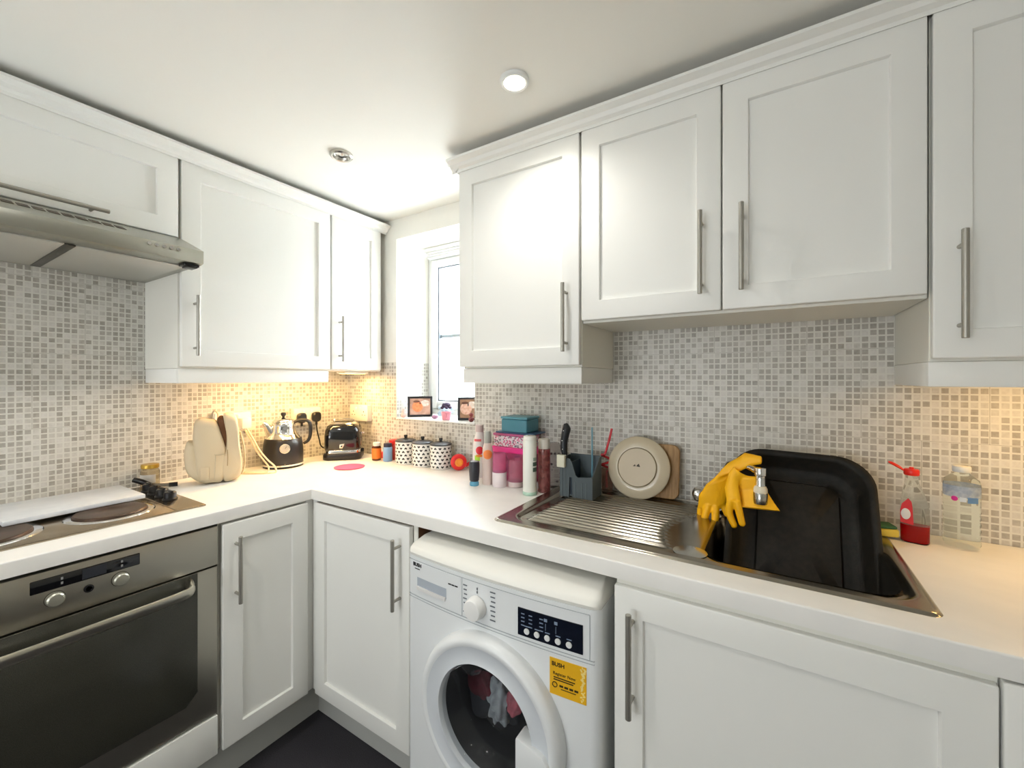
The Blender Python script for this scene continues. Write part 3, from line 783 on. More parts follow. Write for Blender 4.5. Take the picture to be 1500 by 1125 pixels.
# ---- roasting tin standing in the bowl
BL, BR, TRc, TLc = Vector((1.920,-.325,.748)), Vector((2.262,-.325,.748)), Vector((2.300,-.084,1.102)), Vector((1.976,-.084,1.118))
ctr = (BL+BR+TRc+TLc)/4; ex = ((BR+TRc)/2-(BL+TLc)/2); ey = ((TLc+TRc)/2-(BL+BR)/2)
hw, hh = ex.length/2, ey.length/2; ex.normalize(); ez = ex.cross(ey).normalized(); ey = ez.cross(ex).normalized()
MT = Matrix(((ex.x,ey.x,ez.x,ctr.x), (ex.y,ey.y,ez.y,ctr.y), (ex.z,ey.z,ez.z,ctr.z), (0,0,0,1)))
ENA = mat('black_enamel', (17,17,14), .46, spec=.35, noise=(60, (34,30,24), .7), bump=(700, .5), coat=.0)
bm = B()
R = .086
loft(bm, [(-.001,0,0,hw,hh,R), (.003,0,0,hw,hh,R), (.004,0,0,hw-.004,hh-.004,R), (.003,0,0,hw-.012,hh-.012,R-.004), (-.004,0,0,hw-.018,hh-.018,R-.006), (-.040,0,0,hw-.030,hh-.030,R-.01),
          (-.050,0,0,hw-.042,hh-.042,R-.015), (-.052,0,0,hw-.056,hh-.056,R-.03), (-.052,0,0,hw-.070,hh-.070,.035), (-.0455,0,0,hw-.075,hh-.075,.032), (-.0455,0,0,.03,.03,.02)], 10, cap0=False)
loft(bm, [(-.001,0,0,hw,hh,R), (-.002,0,0,hw-.012,hh-.012,R-.004), (-.045,0,0,hw-.032,hh-.032,R-.01), (-.0555,0,0,hw-.050,hh-.050,R-.02), (-.0555,0,0,.03,.03,.02)], 10, cap0=False)
bm.transform(MT)
solo('roasting_tin', bm, ENA, 'large black enamel roasting tin standing upright in the sink bowl', 'roasting tin', smooth=50)

# ---- rubber gloves over the spout
def blend(name, bm, m, label, cat, vox=.0032, group=None):
    o = solo(name, bm, m, label, cat, group=group)
    md = o.modifiers.new('r', 'REMESH'); md.mode = 'VOXEL'; md.voxel_size = vox; md.use_smooth_shade = True
    ms = o.modifiers.new('s', 'SMOOTH'); ms.iterations = 5; ms.factor = .6
    bpy.context.view_layer.update()
    me = bpy.data.meshes.new_from_object(o.evaluated_get(bpy.context.evaluated_depsgraph_get()))
    o.modifiers.clear(); old = o.data; o.data = me; bpy.data.meshes.remove(old)
    if not me.materials: me.materials.append(m)
    me.polygons.foreach_set('use_smooth', [True]*len(me.polygons))
    return o
def strip(bm, stations, seg=20):
    """flattened soft tube: stations = [(centre, half-width vector, half-thickness)]"""
    R = []
    for i, (c, w, th) in enumerate(stations):
        c = Vector(c); w = Vector(w)
        a = Vector(stations[max(i-1, 0)][0]); b_ = Vector(stations[min(i+1, len(stations)-1)][0])
        n = (b_-a).cross(w).normalized()
        R.append([c + w*math.cos(2*PI*k/seg) + n*th*math.sin(2*PI*k/seg) for k in range(seg)])
    t = B(); rings(t, R); bmesh.ops.recalc_face_normals(t, faces=t.faces); add(bm, t); return bm
RUB = mat('yellow_rubber', (254,188,12), .45, bump=(300, .12))
# Glove A : cuff over the spout to the right, palm hanging to the left

# Glove A : cuff over the spout, palm and fingers hanging to the left
bm = B()
strip(bm, [((2.032,-.176,1.096), (0,.002,.011), .007), ((2.010,-.172,1.094), (.002,.006,.015), .009), ((1.985,-.168,1.085), (.006,.010,.026), .010), ((1.950,-.166,1.064), (.024,.012,.026), .011),
           ((1.926,-.162,1.026), (.036,.004,.019), .012), ((1.909,-.156,.980), (.040,.002,.010), .013), ((1.904,-.152,.950), (.038,0,.007), .013), ((1.900,-.150,.938), (.035,0,.006), .011)])
for a in ([(1.880,-.146,.952), (1.872,-.142,.920), (1.871,-.142,.890)], [(1.895,-.156,.945), (1.886,-.166,.905), (1.887,-.168,.874)],
          [(1.914,-.154,.945), (1.915,-.168,.910), (1.908,-.172,.879)], [(1.926,-.146,.960), (1.938,-.146,.940), (1.944,-.148,.925)]):
    tube(bm, a, [.0120,.0105,.0092], 12, 5); ball(bm, a[-1], .0092)
blend('rubber_glove', bm, RUB, 'yellow rubber glove draped over the tap with its fingers hanging on the left', 'glove', group='yellow rubber gloves on the tap', vox=.0021)
# Glove B : in front, cuff flaring to the right behind the spout head
bm = B()
strip(bm, [((1.966,-.212,.985), (.018,0,.004), .010), ((1.960,-.200,1.016), (.018,0,.004), .010), ((1.966,-.190,1.045), (.014,.002,-.010), .010), ((1.980,-.186,1.060), (.016,.004,-.015), .0095),
           ((1.994,-.184,1.046), (.028,0,.006), .009), ((2.010,-.184,1.012), (.034,0,.004), .008), ((2.024,-.198,.982), (.041,0,.003), .0075), ((2.030,-.206,.968), (.047,0,.002), .0070)])
for a in ([(1.960,-.214,.985), (1.955,-.214,.950), (1.967,-.215,.916)], [(1.974,-.214,.985), (1.980,-.216,.955), (1.987,-.217,.925)]):
    tube(bm, a, [.011,.0100,.0088], 12, 5); ball(bm, a[-1], .0088)
blend('rubber_glove', bm, RUB, 'yellow rubber glove folded over the tap spout with its wide cuff hanging right', 'glove', group='yellow rubber gloves on the tap', vox=.0021)

# sponge
r = thing('sponge', 'yellow sponge with green scouring top on the back right rim of the sink', 'sponge', (2.298,-.085,WT+.006), .25)
part(r, 'foam', box(B(), -.024, .030, -.022, .022, 0, .020, .004), mat('sponge_yellow', (236,212,92), .9, bump=(400,.6)))
part(r, 'scourer', box(B(), -.024, .026, -.021, .021, .0203, .028, .003), mat('scour_green', (66,110,72), .95, bump=(500,.8)))

# ---------------------------------------------------------------- washing-up liquid
RED = mat('red_cap', (226,42,30), .35)
x, y = 2.362, -.090
r = thing('washing_up_bottle', 'clear bottle of red washing-up liquid with open red flip cap', 'bottle', (x, y, WT), facing(x, y))
bl = [(0,0,0,.024,.016,.012), (.004,0,0,.027,.018,.013), (.060,0,0,.0275,.018,.013), (.095,-.001,0,.026,.0175,.013), (.122,-.003,0,.021,.016,.012), (.145,-.005,0,.0145,.0135,.011), (.160,-.006,0,.0125,.0125,.0115), (.170,-.006,0,.0125,.0125,.0120)]
bm = B(); loft(bm, bl, 8); part(r, 'body', bm, CLEAR, smooth=60)
bm = B(); loft(bm, [(.0022,0,0,.0225,.0148,.011), (.006,0,0,.0252,.0165,.012), (.044,0,0,.0257,.0165,.012), (.0445,0,0,.0257,.0165,.012)], 8)
part(r, 'liquid', bm, mat('red_liquid', (196,10,18), .1, trans=.35, ior=1.33), smooth=60)
bm = B(); prism(bm, [(-.0265,.050), (-.002,.046), (-.004,.090), (-.006,.104), (-.012,.112), (-.024,.096), (-.0268,.080)], 'y', -.0188, -.0178, 0)
lb = part(r, 'label', bm, mat('label_red', (206,24,28), .4), label='red label')
bm = B(); ball(bm, (-.0165,-.0190,.072), .012, (.75,.07,1.15)); part(lb, 'emblem', bm, mat('label_white', (226,222,216), .5))
bm = B(); lathe(bm, [(.014,.168), (.0152,.170), (.0152,.180), (.0135,.183), (.005,.184), (.004,.188), (0,.188)], (-.006,0,0), 28)
cp = part(r, 'cap', bm, RED)
bm = B(); tube(bm, [(-.020,-.002,.178), (-.030,-.002,.186), (-.044,-.002,.194), (-.050,-.002,.196)], [.004,.008,.008,.003], 12, 5, flat=(1.1,.45)); part(cp, 'flip_lid', bm, RED)
# ---------------------------------------------------------------- water bottle
x, y = 2.450, -.072
r = thing('water_bottle', 'empty clear plastic water bottle with blue label band and white cap', 'bottle', (x, y, WT), facing(x, y))
pf = [(.024,0), (.030,.004), (.0325,.012)]
for k in range(6): pf += [(.0325,.018+k*.015), (.0312,.0235+k*.015), (.0325,.029+k*.015)]
pf += [(.0325,.112), (.0325,.156), (.030,.166), (.020,.176), (.0135,.181), (.0130,.186)]
part(r, 'body', lathe(B(), pf[1:], seg=48, cap=False), mat('bottle_clear', (240,246,244), .05, trans=1., ior=1.06), smooth=60)
t = B(); n = 40
rings(t, [[(.0329*math.cos(2*PI*k/n), .0329*math.sin(2*PI*k/n), z) for k in range(n)] for z in (.126,.153)], False, False); bm = B(); add(bm, t)
lb = part(r, 'label', bm, mat('label_blue', (178,196,222), .25, alpha=.6, noise=(120,(140,160,196),.8)), label='pale blue label band')
def cyl_patch(R, a0, a1, z0, z1, n=10, oval=False):
    t = B()
    if oval:
        am, zm = (a0+a1)/2, (z0+z1)/2
        rings(t, [[(R*math.sin(am+f*(a1-a0)/2*math.cos(q)), -R*math.cos(am+f*(a1-a0)/2*math.cos(q)), zm+f*(z1-z0)/2*math.sin(q)) for q in [2*PI*k/24 for k in range(24)]] for f in (1, .8, .6, .4, .2, .02)], False, True)
    else:
        rings(t, [[(R*math.sin(a0+(a1-a0)*k/n), -R*math.cos(a0+(a1-a0)*k/n), z) for k in range(n+1)] for z in (z0, z1)], False, False, closed=False)
    b_ = B(); add(b_, t); return b_
part(lb, 'emblem', cyl_patch(.0335, -.55, -.18, .117, .129, oval=True), mat('emblem_pink', (222,56,150), .4), label='pink oval on the label')
part(lb, 'print_block', cyl_patch(.0333, .30, .95, .115, .129), mat('print_blue', (96,136,184), .4), label='blue print block')
part(lb, 'clear_panel', cyl_patch(.0333, -.10, .25, .117, .128), mat('print_pale', (206,216,226), .4))
part(r, 'cap', lathe(B(), [(.0155,.184), (.0165,.186), (.0165,.196), (.0155,.198), (0,.1985)], seg=32), mat('cap_white', (226,228,224), .4))

# ---------------------------------------------------------------- cutlery caddy, knife, straws
CAD = mat('caddy_grey', (76,87,91), .45); CADI = mat('caddy_dark', (50,66,80), .5)
x0, x1, y0, y1, zb, zt = 1.427, 1.547, -.197, -.112, WT+.0035, 1.046
r = thing('cutlery_caddy', 'grey plastic cutlery drainer caddy standing on the draining board', 'caddy', (1.487, -.155, zb))
bm = B()
prism(bm, [(x0,zb), (1.4615,zb), (1.4635,.982), (1.4725,.982), (1.4745,zb), (x1,zb), (x1,.990), (1.494,.984), (1.486,.990), (1.471,1.035), (1.462,zt), (x0,zt)], 'y', y0, y0+.004)
prism(bm, [(y0+.004,zb), (y1,zb), (y1,zt+.002), (y1-.012,zt+.002), (y0+.004,.990)], 'x', x1-.004, x1)
box(bm, x0, x0+.004, y0+.004, y1, zb, zt); box(bm, x0+.004, x1-.004, y1-.004, y1, zb, zt+.004)
box(bm, x0+.004, x1-.004, y0+.004, y1-.004, zb+.004, zb+.008)
part(r, 'shell', bm, CAD, world=True)
bm = B(); box(bm, 1.466, 1.4695, y0+.004, y1-.004, zb+.008, 1.034); part(r, 'divider', bm, CADI, world=True)
bm = B()
for x in (1.4835, 1.508, 1.5225): box(bm, x, x+.0035, y0-.0015, y0+.001, zb, .968)
for x in (1.433, 1.447): box(bm, x, x+.003, y0-.0015, y0+.001, zb, 1.03)
part(r, 'flutes', bm, mat('caddy_rib', (90,102,106), .45), world=True)
bm = B(); box(bm, 1.4625, 1.4745, y0+.006, y0+.03, zb+.001, .980); part(r, 'slot_channel', bm, DARK, world=True)
r = thing('kitchen_knife', 'kitchen knife with black riveted handle standing blade-down in the grey caddy', 'knife', (1.425, -.15, 1.0))
bm = B(); tube(bm, [(1.434,-.172,1.050), (1.431,-.171,1.075), (1.431,-.170,1.100), (1.435,-.169,1.125), (1.439,-.168,1.145), (1.435,-.168,1.163)], [.010,.0125,.0130,.0145,.0155,.006], 14, 6, flat=(1,1))
hd = part(r, 'handle', bm, mat('knife_black', (34,38,42), .35), world=True)
for p in ((1.431,-.1840,1.073), (1.429,-.1835,1.103), (1.4345,-.1825,1.138)):
    bm = B(); ball(bm, p, .0024, (1,.6,1)); part(hd, 'rivet', bm, CHROME, world=True)
bm = B(); prism(bm, [(1.433,1.058), (1.445,1.056), (1.447,.93), (1.440,.925)], 'y', -.171, -.169); part(r, 'blade', bm, STEEL, world=True)
solo('plastic_clip', box(B(), -.0145, .0145, -.008, .008, -.021, .021, .002), mat('clip_cream', (222,220,200), .5), 'cream plastic blade guard clipped on the front left of the caddy', 'clip', (1.437, -.206, 1.037))
solo('drinking_straw', tube(B(), [(1.520,-.135,.93), (1.521,-.133,1.02), (1.519,-.128,1.10), (1.518,-.126,1.150)], .0028, 10), mat('straw_blue', (130,186,206), .25, trans=.3), 'straight pale blue straw standing in the grey caddy', 'straw')
pts = [(1.549,-.062,.93), (1.549,-.062,.985)]
for k in range(15):
    a = k*PI/4; pts.append((1.546+.016*math.cos(a), -.060+.013*math.sin(a), .990+k*.0044))
pts += [(1.553,-.060,1.085), (1.561,-.060,1.115), (1.567,-.060,1.142)]
solo('drinking_straw', tube(B(), pts, .0042, 8, 5), mat('straw_red', (206,44,56), .25), 'curly red straw standing in the glass behind the caddy', 'straw')
r = thing('drinking_glass', 'small clear glass holding the curly red straw, behind the caddy', 'glass', (1.550, -.060, WT+.004))
part(r, 'body', lathe(B(), [(.017,0), (.0195,.003), (.021,.085), (.0198,.085), (.0185,.006), (0,.004)], seg=32, cap=False), mat('glass_rosy', (226,200,186), .05, trans=.92, ior=1.2), smooth=50)

# plate + chopping board leaning on the tiles
PLT = mat('stoneware_cream', (206,194,168), .22, coat=.5); PLF = mat('stoneware_base', (210,197,174), .5)
th = math.radians(13)
MP = Matrix.Translation((1.664, -.088, 1.0195)) @ Matrix.Rotation(PI/2+th*-1, 4, 'X')
r = thing('dinner_plate', 'round cream dinner plate leaning upright on the tiles, underside facing out', 'plate', (1.664, -.1, WT))
bm = lathe(B(), [(.066,-.001), (.071,.0005), (.088,-.005), (.102,-.0125), (.1055,-.0150), (.106,-.0165), (.103,-.0165), (.085,-.010), (.060,-.0075), (0,-.0075)], seg=72, cap=False)
bm.transform(MP); part(r, 'rim', bm, PLT, world=True, smooth=50)
bm = lathe(B(), [(.0635,-.001), (.0635,.0018), (.050,.0022), (0,.0022)], seg=64, cap=False); bm.transform(MP); bs = part(r, 'base', bm, PLF, world=True, smooth=50)
bm = lathe(B(), [(.0632,.001), (.0640,.0056), (.0655,.0060), (.0668,.0005)], seg=72, cap=False); bm.transform(MP); part(r, 'foot_ring', bm, mat('foot_ring', (160,148,122), .6), world=True, smooth=50)
bm = B()
for pl_ in ([(-.013,-.004), (-.003,-.004), (-.006,.003)], [(-.001,-.004), (.012,-.005), (.007,.006), (.001,.001)]):
    prism(bm, pl_, 'z', .0023, .0028)
bm.transform(MP @ Matrix.Translation((0,.006,0))); part(bs, 'maker_mark', bm, mat('mark_dark', (88,80,70), .6), world=True)
bm = B(); loft(bm, [(0,0,0,.088,.088,.022), (.002,0,0,.090,.090,.024), (.015,0,0,.090,.090,.024), (.017,0,0,.088,.088,.022)], 8)
bm.transform(Matrix.Translation((1.703, -.033, 1.006)) @ Matrix.Rotation(PI/2-math.radians(7), 4, 'X'))
solo('wooden_board', bm, mat('board_wood', (176,140,92), .55, noise=(16,(130,96,56),.8,(9,1,1))), 'round-cornered wooden chopping board leaning on the tiles behind the plate', 'board')

# ---------------------------------------------------------------- toiletries / bottles group
def bottle(name, label, x, y, prof, m, cat='bottle', extra=(), rz=None, group=None, zb=WT):
    r = thing(name, label, cat, (x, y, zb), facing(x, y) if rz is None else rz, group)
    part(r, 'body', lathe(B(), prof, seg=40), m, smooth=50)
    for nm, b_, mm in extra: part(r, nm, b_, mm, smooth=50)
    return r
r = bottle('shampoo_bottle', 'tall white spray can with pale green base in front of the brown bottle', 1.325, -.230, [(.024,.012), (.0245,.014), (.0245,.190), (.022,.196)], mat('can_white', (232,234,226), .35), 'spray can',
   [('base_ring', lathe(B(), [(.0235,0), (.0252,.002), (.0252,.011), (.024,.0125)], seg=40), mat('base_green', (176,208,190), .4)),
    ('cap', lathe(B(), [(.0235,.1955), (.0238,.197), (.0225,.207), (.020,.209), (0,.209)], seg=40), mat('cap_ivory', (236,236,228), .35)),
    ('label_bar', cyl_patch(.0248, .45, 1.35, .104, .118), mat('bar_green', (82,104,92), .5)), ('label_bar', cyl_patch(.0248, .45, 1.35, .084, .099), mat('bar_green', (82,104,92), .5)),
    ('emblem', cyl_patch(.0248, .5, 1.2, .122, .134), mat('emblem_green', (150,170,156), .5))])
r.name = 'spray_can'
bottle('bottle', 'tall bottle of dark red liquid with white cap, left of the grey caddy', 1.352, -.172, [(.021,0), (.0225,.003), (.0225,.150), (.0215,.158)], mat('maroon_bottle', (206,140,134), .15, trans=.6, noise=(40,(150,60,56),.7)), 'bottle',
   [('cap', lathe(B(), [(.0205,.157), (.021,.159), (.021,.190), (.019,.193), (0,.193)], seg=36), mat('cap_cream', (222,216,206), .4))])
r = bottle('beaker', 'clear plastic beaker with dark speckled print behind the red bottle', 1.352, -.092, [(.024,0), (.026,.003), (.0265,.155), (.0225,.163), (.020,.168)], mat('beaker_clear', (212,210,208), .1, trans=.75, ior=1.1), 'beaker')
bm = B()
for k in range(26):
    a = rnd.uniform(-1.3, 1.3); z = rnd.uniform(.02, .145); s = rnd.uniform(.002, .0045)
    add(bm, (lambda q: (ball(q, (.0268*math.sin(a), -.0268*math.cos(a), z), s, (1,.5,1), 8), q)[1])(B()))
part(r, 'speckled_print', bm, mat('print_dark', (88,78,84), .6))
# clear bottle with blackcurrant-coloured cap & round red label
r = bottle('juice_bottle', 'clear bottle with pinkish cap and round red fruit label, nearest the window', 1.009, -.103, [(.026,0), (.029,.004), (.029,.120), (.027,.145), (.019,.172), (.0155,.184), (.0155,.190)], mat('bottle_milky', (252,246,242), .2, trans=.2), 'bottle',
   [('cap', lathe(B(), [(.0165,.188), (.0172,.190), (.0172,.214), (.0155,.217), (0,.217)], seg=32), mat('cap_mauve', (204,184,180), .45)),
    ('name_band', cyl_patch(.0275, -.9, .25, .150, .160), mat('band_pink', (214,96,100), .5)),
    ('fruit_label', cyl_patch(.0296, -.55, .55, .096, .130, oval=True), mat('disc_red', (206,40,52), .45)),
    ('fruit_label', cyl_patch(.0296, -.75, .05, .070, .092), mat('disc_lime', (172,214,60), .45)),
    ('fruit_label', cyl_patch(.0297, -.5, .45, .086, .096), mat('disc_orange', (232,140,48), .45))])
r = bottle('spray_bottle', 'clear bottle with grey spray top and orange fruit print in front of the pink box', 1.113, -.190, [(.020,0), (.021,.003), (.021,.118), (.020,.138), (.015,.154), (.010,.166)], mat('bottle_amberclear', (252,232,222), .12, trans=.3), 'bottle',
   [('spray_top', lathe(B(), [(.012,.160), (.0145,.163), (.0145,.190), (.013,.203), (.011,.206), (0,.206)], seg=28), mat('spray_grey', (176,176,168), .4)),
    ('fruit_print', cyl_patch(.0215, -.9, .9, .100, .136, oval=True), mat('print_orange', (240,136,66), .45)),
    ('liquid', lathe(B(), [(.0185,.004), (.0193,.006), (.0193,.075), (0,.0752)], seg=32), mat('liquid_peach', (214,128,96), .1, trans=.5))])
r = bottle('tumbler', 'pink plastic tumbler with frosted white lower half', 1.172, -.195, [(.024,0), (.0262,.003), (.0268,.052), (.0262,.0525), (.0262,.125), (.025,.127), (.0245,.1255), (.0245,.056)], mat('tumbler_pink', (250,176,210), .1, trans=.8, ior=1.1), 'tumbler',
   [('frosted_sleeve', lathe(B(), [(.0245,-.0), (.0272,.002), (.0280,.054), (.0268,.056)], seg=36, cap=False), mat('sleeve_frosted', (226,214,216), .55))], group='pink tumblers')
r = bottle('tumbler', 'pink ribbed plastic tumbler right of the frosted one, beside the spray can', 1.224, -.160, [(.026,0), (.029,.003), (.0295,.100), (.0285,.103), (.0275,.101), (.027,.02)], mat('tumbler_rose', (250,190,210), .1, trans=.8, ior=1.1), 'tumbler',
   [('base', lathe(B(), [(.0275,.0), (.0302,.002), (.0302,.018), (.0295,.020)], seg=36, cap=False), mat('tumbler_base', (214,196,192), .4))], group='pink tumblers')
r = bottle('roll_on_bottle', 'small black bottle standing upside down on its blue cap', 1.082, -.235, [(.015,.017), (.018,.020), (.0205,.055), (.0205,.085), (.0185,.093), (0,.0935)], mat('bottle_black', (42,44,52), .35), 'bottle',
   [('cap', lathe(B(), [(.0165,0), (.0180,.002), (.0180,.010), (.0155,.0168)], seg=32), mat('cap_blue', (112,190,222), .15, trans=.4))])

# pink container, patterned tin, teal box
r = thing('storage_box', 'see-through pink plastic storage box with bright pink lid, at the bottom of the pile', 'box', (1.175, -.066, WT))
bm = B(); hx, hy = .093, .050
loft(bm, [(0,0,0,hx-.006,hy-.006,.012), (.003,0,0,hx-.003,hy-.003,.012), (.118,0,0,hx,hy,.012)], 6, cap1=False)
loft(bm, [(.003,0,0,hx-.009,hy-.009,.010), (.118,0,0,hx-.003,hy-.003,.010)], 6, cap1=False)
part(r, 'body', bm, mat('box_pink_clear', (252,160,204), .12, trans=.75, ior=1.05))
bm = B(); loft(bm, [(.114,0,0,hx+.002,hy+.002,.014), (.117,0,0,hx+.005,hy+.005,.015), (.134,0,0,hx+.005,hy+.005,.015), (.1365,0,0,hx+.002,hy+.002,.014)], 6); part(r, 'lid', bm, mat('lid_pink', (238,66,148), .3))
for i, (px_, pz, rr, c_) in enumerate(((-.065,.075,.022,(120,60,130)), (-.030,.050,.026,(96,70,130)), (.006,.078,.022,(88,76,140)), (.035,.085,.020,(206,90,60)), (.060,.045,.026,(150,60,80)))):
    bm = B(); ball(bm, (0,0,0), rr, (1,.9,1.1)); m_ = mat('packet_%d' % i, c_, .5)
    solo('food_packet', bm, m_, ['plum coloured packet at the left inside the pink storage box', 'dark violet packet low inside the pink storage box', 'blue-violet packet in the middle inside the pink storage box',
         'orange packet high inside the pink storage box', 'wine red packet at the right inside the pink storage box'][i], 'packet', (1.175+px_, -.068, WT+pz), group='packets in the pink storage box')
def pattern_mat(name, base, c1, c2, scale, t1, t2):
    m = bpy.data.materials.new(name); m.use_nodes = True; nt = m.node_tree; b = nt.nodes['Principled BSDF']; b.inputs['Roughness'].default_value = .4
    tc = nt.nodes.new('ShaderNodeTexCoord'); v = nt.nodes.new('ShaderNodeTexVoronoi'); v.inputs['Scale'].default_value = scale
    nt.links.new(tc.outputs['Object'], v.inputs['Vector'])
    r_ = nt.nodes.new('ShaderNodeValToRGB'); r_.color_ramp.interpolation = 'CONSTANT'
    r_.color_ramp.elements[0].color = (*lin(c1), 1); r_.color_ramp.elements[1].position = t1; r_.color_ramp.elements[1].color = (*lin(base), 1)
    sp = nt.nodes.new('ShaderNodeSeparateColor'); nt.links.new(v.outputs['Color'], sp.inputs[0])
    mx = nt.nodes.new('ShaderNodeMix'); mx.data_type = 'RGBA'; mx.inputs[6].default_value = (*lin(c1), 1); mx.inputs[7].default_value = (*lin(c2), 1)
    g = nt.nodes.new('ShaderNodeMath'); g.operation = 'GREATER_THAN'; g.inputs[1].default_value = t2; nt.links.new(sp.outputs[0], g.inputs[0]); nt.links.new(g.outputs[0], mx.inputs[0])
    lt = nt.nodes.new('ShaderNodeMath'); lt.operation = 'GREATER_THAN'; lt.inputs[1].default_value = t1; nt.links.new(v.outputs['Distance'], lt.inputs[0])
    m2 = nt.nodes.new('ShaderNodeMix'); m2.data_type = 'RGBA'; nt.links.new(lt.outputs[0], m2.inputs[0]); nt.links.new(mx.outputs[2], m2.inputs[6]); m2.inputs[7].default_value = (*lin(base), 1)
    nt.links.new(m2.outputs[2], b.inputs['Base Color']); return m
r = thing('patterned_tin', 'white tin with pink and grey speckled pattern on top of the pink storage box', 'tin', (1.170, -.066, WT+.137))
part(r, 'body', box(B(), -.080, .080, -.050, .046, 0, .044, .004), pattern_mat('tin_pattern', (226,216,220), (206,84,130), (96,96,110), 130, .46, .55))
part(r, 'lid', box(B(), -.082, .082, -.052, .048, .0443, .0540, .003), mat('tin_lid', (176,84,126), .4))
solo('blue_lid', box(B(), -.088, .092, -.050, .046, 0, .006, .002), mat('lid_navy', (52,86,120), .4), 'flat dark blue lid between the patterned tin and the teal box', 'lid', (1.186, -.064, WT+.1915))
r = thing('lunch_box', 'teal plastic box on top of the pile beside the window end of the tiles', 'box', (1.186, -.066, WT+.198))
part(r, 'body', box(B(), -.058, .062, -.052, .046, 0, .052, .006, 3), mat('teal_plastic', (74,134,150), .4))
part(r, 'lid', box(B(), -.060, .064, -.054, .048, .0523, .0615, .003), mat('teal_lid', (92,150,164), .4))

# ---------------------------------------------------------------- canisters
def heart_print(R, H):
    bm = B(); n = 14; zs_ = [.012+.0165*k for k in range(6)]
    for j, z in enumerate(zs_):
        if z > H-.008: break
        for i in range(n):
            a = 2*PI*(i+.5*(j % 2))/n
            up = 1 if (i+j) % 2 else -1; s = .0072
            pts = [(0,-1.0), (.75,-.15), (.95,.45), (.55,.85), (.1,.45), (-.1,.45), (-.55,.85), (-.95,.45), (-.75,-.15)]
            t = B(); vs = []
            for u, v in pts:
                aa = a+u*s/R; vs.append(t.verts.new(((R+.0004)*math.sin(aa), -(R+.0004)*math.cos(aa), z+up*v*s*.85)))
            c = t.verts.new(((R+.0004)*math.sin(a), -(R+.0004)*math.cos(a), z))
            for k in range(len(vs)): t.faces.new((vs[k], vs[(k+1) % len(vs)], c))
            add(bm, t)
    return bm
lab = ['white canister with black hearts, leftmost of the three, nearest the blue bottle', 'white canister with black hearts, middle of the three', 'white canister with black hearts, rightmost of the three, next to the red dispenser']
cer = mat('ceramic_white', (240,238,232), .25, coat=.3); lidm = mat('lid_charcoal', (44,46,50), .35)
proto = None
for i, (x, y) in enumerate(((.540,-.073), (.652,-.072), (.760,-.066))):
    rz = facing(x, y)
    if proto is None:
        r = thing('canister', lab[0], 'canister', (x, y, WT), rz, 'heart print canisters')
        bd = part(r, 'body', lathe(B(), [(.046,0), (.0490,.003), (.0490,.104), (.0475,.107)], seg=48), cer)
        ht = part(bd, 'heart_print', heart_print(.0490, .108), mat('print_black', (28,28,30), .5), smooth=0)
        ld = part(r, 'lid', lathe(B(), [(.0495,.1065), (.0505,.108), (.0500,.112), (.036,.118), (.014,.121), (.010,.1215), (.010,.1225)], seg=48), lidm)
        kb = part(ld, 'knob', lathe(B(), [(.006,.121), (.0065,.126), (.0088,.129), (.0088,.136), (.0075,.138), (0,.138)], seg=24), BLACK)
        proto = (r, bd, ht, ld, kb)
    else:
        r = proto[0].copy(); COL.objects.link(r); r.location = (x, y, WT); r.rotation_euler = (0,0,rz+.3*i); r['label'] = lab[i]
        b2 = proto[1].copy(); COL.objects.link(b2); b2.parent = r
        h2 = proto[2].copy(); COL.objects.link(h2); h2.parent = b2
        l2 = proto[3].copy(); COL.objects.link(l2); l2.parent = r
        k2 = proto[4].copy(); COL.objects.link(k2); k2.parent = l2
# red dispenser
x, y = .861, -.060
r = thing('tape_dispenser', 'round red dispenser with a yellow-orange centre right of the canisters', 'dispenser', (x, y, WT), facing(x, y, .1))
bm = B(); lathe(bm, [(.030,-.016), (.035,-.012), (.0362,0), (.035,.012), (.030,.016), (.020,.0165), (.018,.012), (.018,-.012), (.022,-.016)], (0,0,.0365), 44, axis_m((0,-1,0)), cap=False)
bd = part(r, 'body', bm, mat('dispenser_red', (216,38,40), .3), smooth=50)
bm = B(); lathe(bm, [(.0182,-.010), (.0182,.013), (.012,.015), (.006,.013), (0,.013)], (0,0,.0365), 32, axis_m((0,-1,0))); part(r, 'roll', bm, mat('roll_orange', (240,150,50), .45), label='orange-yellow roll')
bm = B(); tube(bm, [(.030,0,.020), (.042,0,.026), (.050,0,.034)], [.010,.007,.004], 10, 4); part(r, 'nose', bm, mat('dispenser_red', (216,38,40), .3))

# small bottles by the toaster
r = bottle('pill_bottle', 'small brown bottle with orange label and white cap, right of the toaster', .362, -.100, [(.020,0), (.0225,.003), (.0225,.066), (.017,.074)], mat('amber_glass', (96,50,28), .12, trans=.3), 'bottle',
   [('label', lathe(B(), [(.0229,.010), (.0229,.062)], seg=36, cap=False), mat('label_orange', (242,118,32), .45)), ('cap', lathe(B(), [(.0175,.0725), (.018,.075), (.018,.087), (.016,.090), (0,.090)], seg=30), mat('cap_offwhite', (226,222,206), .4))])
r = bottle('pill_bottle', 'small blue bottle with navy cap, left of the first canister', .430, -.088, [(.020,0), (.0225,.003), (.0225,.068), (.018,.072)], mat('bottle_skyblue', (128,164,206), .4), 'bottle',
   [('cap', lathe(B(), [(.0195,.0715), (.020,.073), (.020,.088), (.018,.090), (0,.090)], seg=30), mat('cap_navy', (48,48,72), .4))])
bottle('spice_jar', 'small jar with a bright red lid behind the blue bottle', .418, -.036, [(.022,0), (.024,.003), (.024,.072), (.021,.080)], mat('jar_red', (196,60,52), .4), 'jar',
   [('lid', lathe(B(), [(.024,.079), (.0255,.081), (.0255,.098), (.024,.100), (0,.100)], seg=32), RED)])
